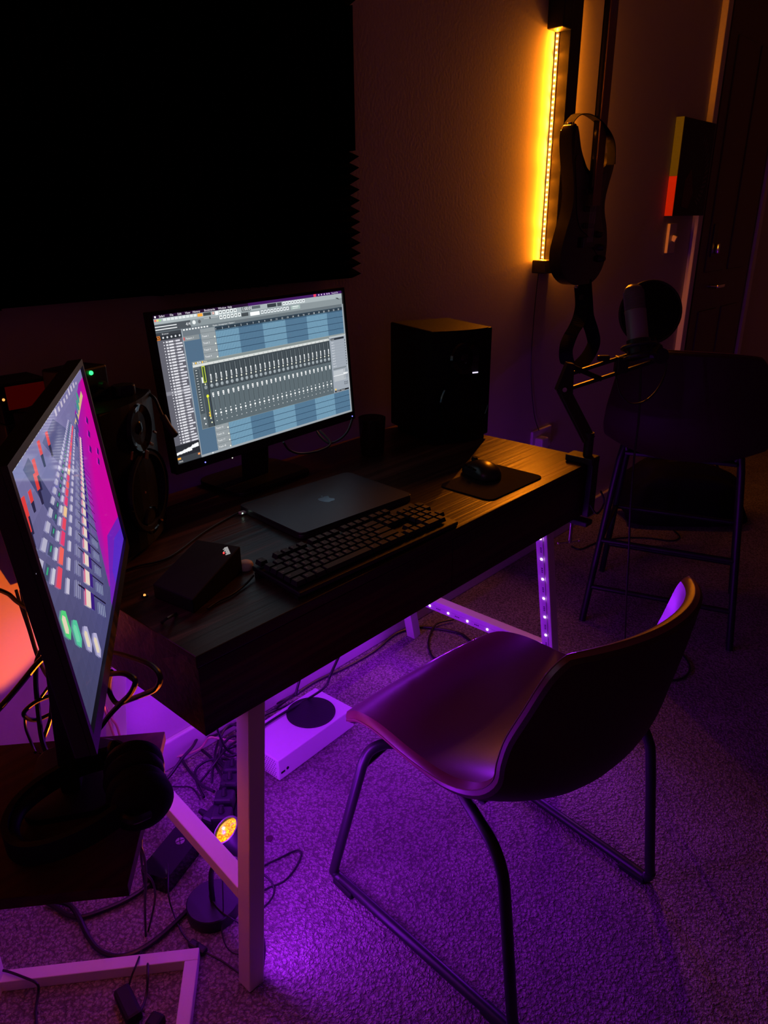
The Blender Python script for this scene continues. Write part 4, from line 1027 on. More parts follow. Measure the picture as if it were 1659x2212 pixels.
# ================================================================== MICROPHONE ON ITS ARM
def mic_arm():
    t = thing('microphone_boom_arm', 'black spring boom arm clamped to the right front corner of the desk', 'microphone arm', (1.205, 0.0, DH))
    cx, cy = 1.185, 0.005
    bm = NB(); box(bm, (cx, -0.012, 0.69), (0.035, 0.018, 0.16), bev=0.003); box(bm, (cx, 0.018, 0.760), (0.045, 0.075, 0.018), bev=0.003); box(bm, (cx, 0.018, 0.588), (0.035, 0.075, 0.014), bev=0.003); cl = obj('clamp', bm, black_metal, t)
    bm = NB(); cyl(bm, (cx - .002, 0.030, 0.605), (cx - .002, 0.030, 0.52), 0.0045, seg=12); cyl(bm, (cx - .030, 0.030 + .018, 0.522), (cx + .022, 0.030 - .014, 0.522), 0.0028, seg=10)
    sphere(bm, (cx - .030, 0.048, 0.522), 0.004, u=8, v=6); sphere(bm, (cx + .022, 0.016, 0.522), 0.004, u=8, v=6); sub('clamp_screw', bm, chrome, cl, t, smooth=True)
    bm = NB(); cyl(bm, (cx, cy, 0.768), (cx, cy, 0.83), 0.012, seg=20); obj('pivot_post', bm, black_metal, t, smooth=True)
    J0 = Vector((cx, cy, 0.81)); J1 = Vector((1.189, 0.094, 0.93)); J2 = Vector((1.372, -0.065, 1))
    side = (J1 - J0).cross(J2 - J1).normalized()
    bm = NB(); bar(bm, J0 + side * 0.008, J1 + side * 0.008, 0.008, 0.028, upv=tuple(side.cross(J1 - J0)), bev=0.001); bar(bm, J0 - side * 0.008, J1 - side * 0.008, 0.008, 0.028, upv=tuple(side.cross(J1 - J0)), bev=0.001); obj('lower_arm', bm, black_metal, t)
    bm = NB(); d = (J1 - J0).normalized(); tube(bm, [J0 + d * 0.03 + Vector((.012, -.012, -.01)), J0 + d * 0.07 + Vector((.006, -.006, 0)), J0 + d * 0.10], 0.006, seg=10); obj('spring_cover', bm, black_metal, t)
    upp = Vector((0, 0, 1))
    for off in (0.030, -0.008):
        bm = NB(); bar(bm, J1 + upp * off, J2 + upp * (off + 0.0), 0.009, 0.009, bev=0.001); obj('upper_arm_bar', bm, black_metal, t)
    # triangular joint plate and the spring stretched across the bars
    bm = NB()
    tri = [J1 + Vector((0, 0, -0.022)), J1 + Vector((-.012, .012, -.004)), J1 + Vector((.004, -.004, .065)), J1 + Vector((.016, -.016, .062)), J1 + Vector((.018, -.018, -.012))]
    for s in (-1, 1): pass
    A = [bm.verts.new(p + Vector((.008, .008, 0))) for p in tri]; B = [bm.verts.new(p - Vector((.008, .008, 0))) for p in tri]
    bm.faces.new(A); bm.faces.new(B[::-1])
    for i in range(5): bm.faces.new((A[i], A[(i + 1) % 5], B[(i + 1) % 5], B[i]))
    obj('elbow_plate', bm, black_metal, t)
    bm = NB(); cyl(bm, J1 + Vector((-.016, -.016, 0)), J1 + Vector((.016, .016, 0)), 0.006, seg=12); obj('elbow_bolt', bm, chrome, t, smooth=True)
    a = J1 + Vector((0.004, -.004, 0.060)); b = J1.lerp(J2, 0.42) + Vector((0, 0, -0.010))
    bm = NB(); cyl(bm, a, b, 0.0065, seg=14); sp = obj('spring_tube', bm, matt_black, t, smooth=True)
    bm = NB(); cyl(bm, a.lerp(b, .05), a.lerp(b, .08), 0.0072, seg=14); cyl(bm, a.lerp(b, .11), a.lerp(b, .14), 0.0072, seg=14); sub('chrome_band', bm, chrome, sp, t)
    m = J1.lerp(J2, 0.62)
    bm = NB(); box(bm, m + Vector((0, 0, 0.012)), (0.03, 0.03, 0.042), rotz(-.8), bev=0.004); obj('cable_clip', bm, black_plastic, t)
    m = J1.lerp(J2, 0.42)
    bm = NB(); box(bm, m + Vector((0, 0, 0.043)), (0.03, 0.014, 0.014), rotz(-.8), bev=0.003); obj('cable_clip', bm, black_plastic, t)
    bm = NB(); lathe(bm, J2 + Vector((-.02, -.02, .008)), (1, 1, 0), [(0, 0), (0, 0.020), (0.04, 0.020), (0.05, 0.012), (0.06, 0.012), (0.06, 0)], 18); obj('end_joint', bm, black_metal, t, smooth=True)
    bm = NB(); cyl(bm, J2 + Vector((0, 0, 0.0)), J2 + Vector((-.012, .012, 0.05)), 0.008, seg=12); obj('mount_stem', bm, black_metal, t)
    # microphone
    base = Vector((1.291, -0.049, 1.04)); top = Vector((1.324, -0.001, 1.181)); ax = (top - base).normalized(); L = (top - base).length
    mt = thing('condenser_microphone', 'grey condenser microphone with ribbed grille standing in a shock mount on the boom arm', 'microphone', tuple(base))
    R = 0.0255
    bm = NB(); lathe(bm, base - ax * 0.01, ax, [(0, 0), (0, R * .75), (0.006, R * .98), (L * .58, R), (L * .585, R * 1.02), (L * .62, R * 1.02), (L * .622, 0)], 40); obj('body', bm, mic_body, mt, smooth=True)
    bm = NB(); prof = [(L * .61, 0)]
    nr = 20
    for k in range(nr):
        z0 = L * .62 + (L * .36) * k / nr; z1 = L * .62 + (L * .36) * (k + .5) / nr
        rr = R * (1.0 if k < nr - 3 else 1.0 - .06 * (k - nr + 4))
        prof += [(z0, rr * .93), (z1, rr * 1.0)]
    prof += [(L * .99, R * .78), (L * 1.03, R * .5), (L * 1.045, 0)]
    lathe(bm, base - ax * 0.01, ax, prof, 36); obj('grille', bm, mic_mesh, mt, smooth=False)
    bm = NB(); x, y, _ = frame_of(ax)
    for s in (1, -1): tube(bm, [base + ax * (L * .60 - .01) + rt * -.003 * s + -fw * R * 1.0, base + ax * (L * .97 - .01) + rt * -.003 * s + -fw * R * .98], 0.0012, seg=6, smooth_path=False)
    bm.free()
    sm = thing('shock_mount', 'black shock mount ring cradling the foot of the microphone', 'shock mount', tuple(base - ax * .02))
    for h, r in ((-0.004, 0.040), (-0.030, 0.036)):
        bm = NB(); cc = base + ax * h
        tube(bm, [cc + (x * math.cos(a) + y * math.sin(a)) * r for a in [2 * PI * k / 24 for k in range(24)]], 0.0042, seg=8, closed=True, n=1); obj('ring', bm, black_plastic, sm, smooth=True)
    bm = NB(); cyl(bm, base - ax * 0.022, base + ax * 0.012, R * 1.12, seg=28); obj('cup', bm, black_plastic, sm, smooth=True)
    for k in range(6):
        a = 2 * PI * k / 6; v = (x * math.cos(a) + y * math.sin(a))
        bm = NB(); tube(bm, [base - ax * .03 + v * .036, base - ax * .017 + v * .030, base - ax * .004 + v * .040], 0.0022, seg=6); obj('elastic_cord', bm, rubber, sm)
    bm = NB(); bar(bm, base - ax * .028 + rt * .03, J2 + Vector((0, 0, .03)), 0.014, 0.014, bev=0.002); obj('mount_arm', bm, black_plastic, sm)
    # pop filter: a hoop with two layers of gauze, facing the person at the desk
    c = Vector((1.434, -0.009, 1.101))
    pt = thing('pop_filter', 'round black gauze pop filter behind the microphone', 'pop filter', tuple(c))
    nrm = Vector((-0.72, -0.62, 0.12)).normalized(); px, py, _ = frame_of(nrm); r = 0.0785
    bm = NB(); tube(bm, [c + (px * math.cos(a) + py * math.sin(a)) * r for a in [2 * PI * k / 40 for k in range(40)]], 0.0038, seg=8, closed=True, n=1); obj('hoop', bm, black_plastic, pt, smooth=True)
    bm = NB(); lathe(bm, c, nrm, [(0.0015, 0), (0.0015, r), (-.0015, r), (-.0015, 0)], 40); obj('gauze', bm, strap_m, pt)
    bm = NB(); tube(bm, [c - py * r if py.z > 0 else c + py * r, Vector((1.402, -0.051, 1.026)), Vector((1.382, -0.065, 1.007))], 0.003, seg=8); obj('gooseneck', bm, black_metal, pt, smooth=True)
    # microphone cable
    bm = NB(); tube(bm, [(1.369, -0.074, 1.033), (1.363, -0.097, 0.984), (1.336, -0.096, 0.935), (1.303, -0.08, 0.903), (1.285, -0.049, 0.894), (1.275, -0.023, 0.918), (1.279, -0.006, 0.956), (1.29, 0.003, 0.977)], 0.0024)
    tag(obj('microphone_cable', bm, cable_m, smooth=True), 'black microphone cable hanging in a loop under the boom arm', 'cable')
    bm = NB(); tube(bm, [(1.34, -0.041, 0.981), (1.318, -0.061, 0.855), (1.299, -0.07, 0.75), (1.273, -0.088, 0.619), (1.254, -0.107, 0.498), (1.236, -0.122, 0.386), (1.63, 0.02, 0.006)], 0.0028)
    tag(obj('microphone_cable', bm, cable_m, smooth=True), 'black microphone cable dropping from the boom arm to the carpet before the stool', 'cable')
    bm = NB(); tube(bm, [(1.172, -0.046, 0.69), (1.179, -0.056, 0.659), (1.158, -0.05, 0.632), (1.144, -0.035, 0.657)], 0.0024)
    tag(obj('microphone_cable', bm, cable_m, smooth=True), 'short loop of black cable hanging off the desk corner by the clamp', 'cable')
mic_arm()
# ================================================================== CHAIR AND STOOL
PROF = [(0.240, 0.418, .205, -.008, 0), (0.226, 0.437, .212, -.010, 0), (0.185, 0.452, .217, -.002, 0), (0.12, 0.454, .222, .008, 0), (0.03, 0.440, .227, .020, 0), (-0.06, 0.427, .230, .038, .004), (-0.14, 0.430, .230, .058, .02),
        (-0.205, 0.463, .228, .060, .05), (-0.236, 0.52, .224, .040, .075), (-0.254, 0.595, .215, .010, .085), (-0.268, 0.665, .203, -.004, .08), (-0.279, 0.732, .188, -.010, .07), (-0.285, 0.768, .168, -.018, .06)]
def shell_grid(raise_z, nu=28, sub=4, off=0.0, wf=1.0):
    keys = spline([(p[0], p[1], p[2]) for p in PROF], sub); ed = spline([(p[3], p[4], 0) for p in PROF], sub)
    G = []
    for k, e in zip(keys, ed):
        row = []
        for i in range(nu + 1):
            u = -1 + 2 * i / nu; a = abs(u)
            row.append(Vector((u * k.z * wf, k.x + e.y * a ** 2.2, k.y + e.x * a ** 2.6 + raise_z)))
        G.append(row)
    if off:
        H = []
        n, m = len(G), len(G[0])
        for j in range(n):
            row = []
            for i in range(m):
                a = G[min(j + 1, n - 1)][i] - G[max(j - 1, 0)][i]; b = G[j][min(i + 1, m - 1)] - G[j][max(i - 1, 0)]
                nn = b.cross(a); nn.normalize()
                edge = max(abs(-1 + 2 * i / nu), 0)
                row.append(G[j][i] + nn * off)
            H.append(row)
        return H
    return G
def seat_shell(t, raise_z, mi, mo):
    TH = 0.026
    G = shell_grid(raise_z); H = shell_grid(raise_z, off=TH)   # offset direction checked below
    if H[len(H) // 3][14].z > G[len(G) // 3][14].z: H = shell_grid(raise_z, off=-TH)
    n, m = len(G), len(G[0])
    bm = NB(); V = [[bm.verts.new(p) for p in r] for r in G]
    for j in range(n - 1):
        for i in range(m - 1): bm.faces.new((V[j][i], V[j][i + 1], V[j + 1][i + 1], V[j + 1][i]))
    # rounded rim
    def rim(fn): return [fn(G, k) for k in range(1)]
    loopG = [G[0][i] for i in range(m)] + [G[j][m - 1] for j in range(1, n)] + [G[n - 1][i] for i in range(m - 2, -1, -1)] + [G[j][0] for j in range(n - 2, 0, -1)]
    loopH = [H[0][i] for i in range(m)] + [H[j][m - 1] for j in range(1, n)] + [H[n - 1][i] for i in range(m - 2, -1, -1)] + [H[j][0] for j in range(n - 2, 0, -1)]
    vG = [V[0][i] for i in range(m)] + [V[j][m - 1] for j in range(1, n)] + [V[n - 1][i] for i in range(m - 2, -1, -1)] + [V[j][0] for j in range(n - 2, 0, -1)]
    L = len(loopG); cen = sum(loopG, Vector()) / L
    mid = []
    for k in range(L):
        tan = (loopG[(k + 1) % L] - loopG[k - 1]).normalized(); nn = (loopH[k] - loopG[k]).normalized(); o = tan.cross(nn)
        if o.dot(loopG[k] - cen) < 0: o = -o
        o.normalize(); mid.append([(loopG[k] * (1 - s) + loopH[k] * s) + o * (0.010 * math.sin(PI * s)) for s in (.2, .5, .8)])
    prev = vG
    for q in range(3):
        cur = [bm.verts.new(mid[k][q]) for k in range(L)]
        for k in range(L): bm.faces.new((prev[k], prev[(k + 1) % L], cur[(k + 1) % L], cur[k]))
        prev = cur
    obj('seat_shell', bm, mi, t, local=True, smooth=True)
    bm = NB(); V = [[bm.verts.new(p) for p in r] for r in H]
    for j in range(n - 1):
        for i in range(m - 1): bm.faces.new((V[j][i], V[j + 1][i], V[j + 1][i + 1], V[j][i + 1]))
    vH = [V[0][i] for i in range(m)] + [V[j][m - 1] for j in range(1, n)] + [V[n - 1][i] for i in range(m - 2, -1, -1)] + [V[j][0] for j in range(n - 2, 0, -1)]
    cur = [bm.verts.new(mid[k][2]) for k in range(L)]
    for k in range(L): bm.faces.new((vH[k], cur[k], cur[(k + 1) % L], vH[(k + 1) % L]))
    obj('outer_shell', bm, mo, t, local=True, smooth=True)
    bm = NB(); tube(bm, [mid[k][1] for k in range(0, L)], 0.0011, seg=5, closed=True, n=1); obj('seam', bm, stitch_m, t, local=True)
def desk_chair():
    t = thing('desk_chair', 'tan leather bucket chair on black sled legs pulled out from the desk', 'chair', (0.545, -0.19, 0), -0.097)
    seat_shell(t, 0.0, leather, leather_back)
    r = 0.0105
    for s in (-1, 1):
        x = s * 0.243
        top = [(x * .74, 0.09, 0.408), (x * .86, 0.115, 0.412), (x * .96, 0.132, 0.402), (x * 1.0, 0.143, 0.375), (x * 1.015, 0.158, 0.32), (x * 1.05, 0.232, 0.05), (x * 1.05, 0.236, 0.024), (x * 1.04, 0.222, 0.0135), (x * 1.03, 0.19, 0.0125), (x * .97, -0.19, 0.0125), (x * .96, -0.222, 0.0135), (x * .96, -0.232, 0.03), (x * .96, -0.226, 0.06), (x * .96, -0.195, 0.30), (x * .955, -0.182, 0.355), (x * .94, -0.158, 0.388), (x * .90, -0.12, 0.402), (x * .82, -0.07, 0.406), (x * .74, -0.04, 0.406)]
        bm = NB(); tube(bm, top, r, seg=12, n=5); obj('sled_leg', bm, black_metal, t, local=True, smooth=True)
        for y in (0.222, -0.215):
            bm = NB(); box(bm, (x * (1.04 if y > 0 else .96), y - (.02 if y > 0 else -.02), 0.0075), (0.026, 0.06, 0.015), bev=0.003); obj('foot_glide', bm, rubber, t, local=True)
    bm = NB(); tube(bm, [(-0.243, 0.160, 0.345), (-.12, .15, 0.385), (0, .15, .395), (.12, .15, .385), (0.243, 0.160, 0.345)], 0.009, seg=10); obj('cross_bar', bm, black_metal, t, local=True, smooth=True)
    bm = NB(); tube(bm, [(-0.19, 0.10, 0.416), (0.19, 0.10, 0.416)], 0.009, seg=10, smooth_path=False); tube(bm, [(-0.19, -0.10, 0.412), (0.19, -0.10, 0.412)], 0.009, seg=10, smooth_path=False); obj('seat_support', bm, black_metal, t, local=True, smooth=True)
desk_chair()
def stool():
    t = thing('bar_stool', 'dark leather bucket bar stool seen from behind, beyond the right end of the desk', 'stool', (1.948, 0.036, 0), -1.266)
    h = 0.20
    seat_shell(t, h, leather_back, leather_back)
    for sx in (-1, 1):
        for (y0, y1) in ((-.12, -.215), (.13, .215)):
            bm = NB(); tube(bm, [(sx * .165, y0, h + .415), (sx * .185, y0 * 1.08, h + .38), (sx * .24, y1, 0.0)], 0.0115, seg=12, n=4); obj('leg', bm, black_metal, t, local=True, smooth=True)
    for z in (0.13, 0.30):
        k = 1 - z / .6
        x = .185 + .055 * k; yb = -.13 - .085 * k; yf = .14 + .075 * k
        for a, b in (((-x, yb, z), (x, yb, z)), ((-x, yf, z), (x, yf, z))) + ((((-x, yb, z), (-x, yf, z)), ((x, yb, z), (x, yf, z))) if z > .2 else ()):
            bm = NB(); cyl(bm, a, b, 0.009, seg=12); obj('footrest', bm, black_metal, t, local=True, smooth=True)
    bm = NB(); box(bm, (0, 0, h + .408), (0.34, 0.28, 0.012), bev=.003); obj('seat_support', bm, black_metal, t, local=True)
stool()

def bag():
    t = thing('black_bag', 'bulky black bag slumped on the carpet behind the bar stool', 'bag', (2.80, 0.30, 0), -0.9)
    bm = NB(); bmesh.ops.create_icosphere(bm, subdivisions=4, radius=1)
    rnd = random.Random(4)
    for v in bm.verts:
        p = v.co.copy()
        q = Vector([math.copysign(abs(c) ** 0.55, c) for c in p])
        nz = 0.05 * math.sin(5 * p.x + 1) * math.cos(4 * p.z) + 0.05 * math.sin(7 * p.y + 3 * p.z)
        v.co = Vector((q.x * (0.27 - 0.04 * q.z) * (1 + nz), q.y * 0.14 * (1 + nz), (q.z + 1) * 0.15 * (1 + nz * .6) * (1 - 0.28 * max(0, q.x) ** 2)))
    mz = min(v.co.z for v in bm.verts)
    for v in bm.verts: v.co.z -= mz
    obj('body', bm, strap_m, t, local=True, smooth=True)
    bm = NB(); ribbon(bm, [(-.18, 0, .27), (-.13, .02, .335), (0, .03, .36), (.10, .02, .32), (.15, 0, .25)], .03, .004, (0, 1, 0)); obj('carry_strap', bm, strap_m, t, local=True)
    bm = NB(); tube(bm, [(-.2, -.02, .28), (-.08, -.03, .303), (.06, -.03, .30), (.18, -.02, .25)], .003, seg=6); obj('zip', bm, dark_grey, t, local=True)
bag()

# ================================================================== SIDE TABLE with headphones
A0 = Vector((0.003, 0.128, 0)); D1 = Vector((-0.755, 0.656, 0)); D2 = Vector((-0.656, -0.755, 0))
def side_table():
    t = thing('side_table', 'low dark side table on a white steel floor frame at the left', 'table', tuple(A0 + D1 * .28 + D2 * .15))
    z = 0.55; ang = math.atan2(-D1.y, -D1.x); R = rotz(ang)
    bm = NB(); box(bm, A0 + D1 * .28 + D2 * .152 + Vector((0, 0, z - .009)), (0.56, 0.304, 0.018), R, bev=0.001); obj('tabletop', bm, table_wood, t)
    bm = NB(); box(bm, A0 + D1 * .28 + D2 * .152 + Vector((0, 0, z - .024)), (0.53, 0.280, 0.012), R); obj('under_frame', bm, white_metal, t)
    f = Vector((-0.004, 0.137, 0.0125)); w = 0.025
    c = [f, f + D1 * .36, f + D1 * .36 + D2 * .30, f + D2 * .30]
    bm = NB(); bar(bm, c[0] - D1 * .0125, c[1], w, w, bev=.0015); obj('floor_bar', bm, white_metal, t)
    bm = NB(); bar(bm, c[0] + D2 * .0127, c[3], w, w, bev=.0015); obj('floor_bar', bm, white_metal, t)
    bm = NB(); bar(bm, c[1], c[2], w, w, bev=.0015); obj('floor_bar', bm, white_metal, t)
    for q in (c[1], c[2]):
        bm = NB(); bar(bm, q + Vector((0, 0, -.0125)), q + Vector((0, 0, z - .03)), w, w, upv=tuple(D1), bev=.0015); obj('post', bm, white_metal, t)
side_table()

def headphones():
    C0 = Vector((-0.180, 0.036, 0.551))
    t = thing('headphones', 'black over-ear headphones lying on the side table below the angled monitor', 'headphones', tuple(C0))
    ax = Vector((0.90, -0.36, 0)).normalized(); ay = Vector((0.36, 0.90, 0)).normalized()
    P = lambda a, b, z: C0 + ax * a + ay * b + Vector((0, 0, z))
    path = [P(.045, .062, .05), P(0, .068, .045), P(-.05, .060, .035), P(-.085, .038, .026), P(-.098, 0, .022), P(-.085, -.038, .022), P(-.05, -.060, .028), P(0, -.066, .038), P(.045, -.060, .05)]
    bm = NB(); ribbon(bm, path, 0.032, 0.009, [(0, 0, 1)] * 9); bd = obj('headband', bm, matt_black, t, smooth=True)
    pad = [p + Vector((0, 0, 0)) for p in path[2:7]]
    bm = NB(); tube(bm, [C0 + (p - C0) * .93 + Vector((0, 0, .003)) for p in path[2:7]], 0.010, seg=10); obj('headband_pad', bm, rubber, t, smooth=True)
    for s, cz in ((1, .050), (-1, .046)):
        c = P(.074, .022 if s > 0 else -.044, cz)
        nrm = (ay * s + ax * .15).normalized()
        bm = NB(); lathe(bm, c - nrm * .016, nrm, [(0, 0.0), (0, .026), (0.004, .038), (0.014, .042), (0.026, .041), (0.034, .034), (0.040, .022), (0.042, 0)], 32); cup = obj('ear_cup', bm, gloss_black if False else matt_black, t, smooth=True)
        bm = NB(); tube(bm, [c - nrm * .020 + (ax * math.cos(a) + Vector((0, 0, 1)) * math.sin(a)) * .030 for a in [2 * PI * k / 20 for k in range(20)]], 0.0125, seg=10, closed=True, n=1); obj('ear_cushion', bm, rubber, t, smooth=True)
        bm = NB(); tube(bm, [P(.045, s * .062, .05), P(.055, s * .085, .055), c + nrm * .030 + Vector((0, 0, .0))], .006, seg=8); obj('yoke', bm, black_metal, t, smooth=True)
headphones()

# ================================================================== UNDER THE DESK
def console():
    yaw = 0.035
    t = thing('game_console', 'white game console lying flat on the carpet with a round black vent', 'game console', (0.428, 0.388, 0), yaw)
    W, Dp, H = 0.282, 0.151, 0.065
    bm = NB(); bx(0, W, 0, Dp, 0.003, H, bev=0.0025, bm=bm); obj('shell', bm, white_plastic, t, local=True)
    bm = NB()
    for x in (.03, .25):
        for y in (.02, .13): cyl(bm, (x, y, 0), (x, y, .004), .008, seg=12)
    obj('rubber_feet', bm, rubber, t, local=True)
    bm = NB(); lathe(bm, (0.192, 0.0775, H + .0002), (0, 0, 1), [(0, 0), (0, .068), (.0016, .068), (.0016, .0665), (.0006, .066), (.0006, 0)], 56); v = obj('round_vent', bm, mat('vent_black', (0.010, 0.009, 0.011), 0.6), t, local=True)
    bm = NB()
    for i in range(-14, 15):
        for j in range(-14, 15):
            x, y = i * .0045 + (j % 2) * .00225, j * .0042
            if x * x + y * y < .062 ** 2:
                q = [bm.verts.new((0.192 + x + .0013 * math.cos(a), 0.0775 + y + .0013 * math.sin(a), H + .0011)) for a in (0, PI / 3, 2 * PI / 3, PI, 4 * PI / 3, 5 * PI / 3)]
                bm.faces.new(q)
    o = obj('vent_holes', bm, mat('vent_hole_dark', (0.001, 0.001, 0.001), 0.9), v); o['kind'] = 'stuff'
    bm = NB()
    for i in range(18):
        for j in range(8):
            y, z = .012 + i * .0073 + (j % 2) * .0036, .010 + j * .0068
            q = [bm.verts.new((-.0003, y + .0017 * math.cos(a), z + .0017 * math.sin(a))) for a in (0, PI / 3, 2 * PI / 3, PI, 4 * PI / 3, 5 * PI / 3)]
            bm.faces.new(q)
    o = obj('side_perforations', bm, mat('perforation_dark', (0.02, 0.015, 0.02), 0.9), t, local=True); o['kind'] = 'stuff'
    bm = NB(); box(bm, (0.013, -.0002, 0.024), (0.013, .0016, .0055)); obj('usb_port', bm, matt_black, t, local=True)
    bm = NB(); lathe(bm, (0.029, 0.0005, 0.026), (0, -1, 0), [(0, 0), (0, .0042), (.0015, .0042), (.0018, 0)], 20); obj('pairing_button', bm, matt_black, t, local=True)
console()

def sunset_lamp():
    b = Vector((0.092, 0.203, 0))
    t = thing('sunset_lamp', 'small black floor lamp with a glowing orange round lens behind the front desk leg', 'lamp', tuple(b))
    bm = NB(); lathe(bm, b, (0, 0, 1), [(0, 0), (0, .052), (.002, .054), (.028, .054), (.030, .052), (.030, 0)], 48); obj('base', bm, black_metal, t, smooth=True)
    L = Vector((0.145, 0.203, 0.176)); n = Vector((-0.45, 0.25, 0.80)).normalized()
    bm = NB(); tube(bm, [b + Vector((0, 0, .028)), b + Vector((0.002, 0, .08)), b + Vector((.014, -.001, .115)), L - n * .045], 0.0055, seg=12); obj('stem', bm, black_metal, t, smooth=True)
    bm = NB(); lathe(bm, L, -n, [(-.006, .027), (-.006, .0305), (0.0, .032), (.035, .032), (.06, .026), (.064, 0)], 36); lathe(bm, L, -n, [(.004, 0), (.004, .0275), (-.006, .027)], 36); hd = obj('lamp_head', bm, black_metal, t, smooth=True)
    bm = NB(); x, y, _ = frame_of(n); lathe(bm, L, n, [(-.003, 0.0272), (0.001, .0265), (.007, .019), (.010, .009), (.011, 0)], 32); obj('lens', bm, lens_m, t, smooth=True)
    bm = NB(); lathe(bm, L + n * .0085, n, [(0, .004), (.0035, .003), (.0045, 0)], 16); obj('bulb_glow', bm, mat('bulb_core', (0, 0, 0), emit=(1, .85, .2), es=3), t)
    s = bpy.data.lights.new('sunset_beam', 'SPOT'); s.energy = P_SUNSET; s.color = SUNSET; s.spot_size = math.radians(84); s.spot_blend = 0.12; s.shadow_soft_size = 0.006
    o = bpy.data.objects.new('sunset_beam', s); COL.objects.link(o); o.location = L + n * .016; o.rotation_euler = n.to_track_quat('-Z', 'Y').to_euler()
sunset_lamp()

def adapter():
    t = thing('power_brick', 'glossy black power brick with a round emblem on the carpet beside the lamp base', 'power brick', (0.11, 0.367, 0), 0.37)
    bm = NB(); prism(bm, rrect(0.155, 0.070, 0.008), Matrix.Translation((0, 0, 0.002)), .042, bev=.003); obj('case', bm, gloss_black, t, local=True)
    bm = NB(); lathe(bm, (0.02, 0.0, .0441), (0, 0, 1), [(0, 0), (0, .010), (.0003, .010), (.0003, 0)], 24); em = obj('emblem', bm, mat('emblem_grey', (0.35, 0.25, 0.32), .5), t, local=True)
    bm = NB()
    for s in (1, -1): tube(bm, [(0.02 - .0075 * s, -.006, .0446), (0.02 - .001 * s, 0, .0446), (.02 + .0075 * s, .006, .0446)], .0009, seg=5)
    obj('emblem_lines', bm, matt_black, em)
adapter()
t = thing('power_strip', 'black power strip with plugs on the carpet behind the sunset lamp', 'power strip', (0.29, 0.41, 0), 0.75)
bm = NB(); bx(-.12, .10, -.032, .032, .001, .034, bev=.004, bm=bm); obj('case', bm, gloss_black, t, local=True)
for x, y in ((-.085, 0), (-.03, .004), (.025, 0), (.072, .002)):
    bm = NB(); box(bm, (x, y, .052), (.042, .046, .036), bev=.007); pg = obj('plug', bm, black_plastic, t, local=True)
    bm = NB(); cyl(bm, (x, y, .069), (x + .006, y, .084), .008, .005, seg=12); obj('cable_collar', bm, rubber, pg, smooth=True)
bm = NB(); box(bm, (-.055, -.0325, .02), (.012, .001, .010)); obj('rating_label', bm, white_plastic, t, local=True)
t = thing('plug_adapter', 'black plug adapter block lying nearer the brace than the power strip', 'plug', (0.222, 0.375, 0), 0.3)
bm = NB(); box(bm, (0, 0, .030), (.055, .04, .058), bev=.008); obj('block', bm, black_plastic, t, local=True)
bm = NB(); cyl(bm, (0, .02, .04), (0.004, .045, .042), .009, .006, seg=12); obj('cable_collar', bm, rubber, t, local=True, smooth=True)
t = thing('dropped_disc', 'small dark disc lying alone on the carpet right of the front desk leg', 'disc', (0.291, 0.264, 0))
bm = NB(); lathe(bm, (0, 0, 0.0005), (0, 0, 1), [(0, 0), (0, .0085), (.0018, .0088), (.002, .007), (.002, 0)], 24); obj('disc', bm, mat('disc_maroon', (0.05, 0.01, 0.02), .6), t, local=True)

# plug and socket block lying on the floor frame, bottom left
t = thing('inline_connector', 'chunky black inline connector lying inside the white floor frame', 'connector', (-0.13, 0.145, 0))
bm = NB(); a = Vector((-0.129, 0.181, 0.016)); b = Vector((-0.141, 0.111, 0.016)); bar(bm, a, b, .030, .024, bev=.006); obj('housing', bm, rubber, t)
bm = NB(); c = Vector((-0.12, 0.081, 0.014)); box(bm, c, (.03, .028, .026), rotz(.4), bev=.006); obj('end_plug', bm, rubber, t)
t = thing('inline_switch', 'small black inline switch on the thin lamp cable near the front desk leg', 'switch', (0.02, 0.161, 0))
a = Vector((0.014, 0.173, 0.008)); b = Vector((0.022, 0.132, 0.008))
bm = NB(); bar(bm, a, b, .016, .013, bev=.004); obj('switch_body', bm, black_plastic, t)
bm = NB(); box(bm, (a + b) / 2 + Vector((0, 0, .0068)), (.009, .005, .002), rotz(.9), bev=.0008); obj('rocker', bm, matt_black, t)

# ================================================================== CABLES
def cable(label, pts, r, m=None, group=None, name='cable', seg=8):
    bm = NB(); tube(bm, pts, r, seg=seg, n=6)
    return tag(obj(name, bm, m or cable_m, smooth=True), label, 'cable', group)
F_ = lambda: None
cable('thick black cable curving from under the side table to the power brick', [(0.049, 0.355, 0.012), (0.007, 0.351, 0.01), (-0.045, 0.363, 0.008), (-0.099, 0.386, 0.008), (-0.117, 0.41, 0.008), (-0.126, 0.449, 0.008), (-0.134, 0.478, 0.008)], .0052)
cable('thick black cable sagging in a long curve over the carpet to the lamp base', [(-0.129, 0.476, 0.01), (-0.106, 0.431, 0.012), (-0.108, 0.382, 0.014), (-0.114, 0.338, 0.008), (-0.114, 0.292, 0.008), (-0.098, 0.254, 0.008), (-0.067, 0.234, 0.008), (-0.019, 0.229, 0.008), (0.046, 0.237, 0.008), (0.099, 0.248, 0.008)], .0052)
cable('black headphone lead hanging from the side table edge to the floor connector', [(-0.095, 0.089, 0.419), (-0.09, 0.08, 0.399), (-0.069, 0.127, 0.302), (-0.047, 0.208, 0.13), (-0.035, 0.261, -0.027), (-0.077, 0.172, 0.03), (-0.102, 0.141, 0.01), (-0.129, 0.12, 0.012)], .0024)
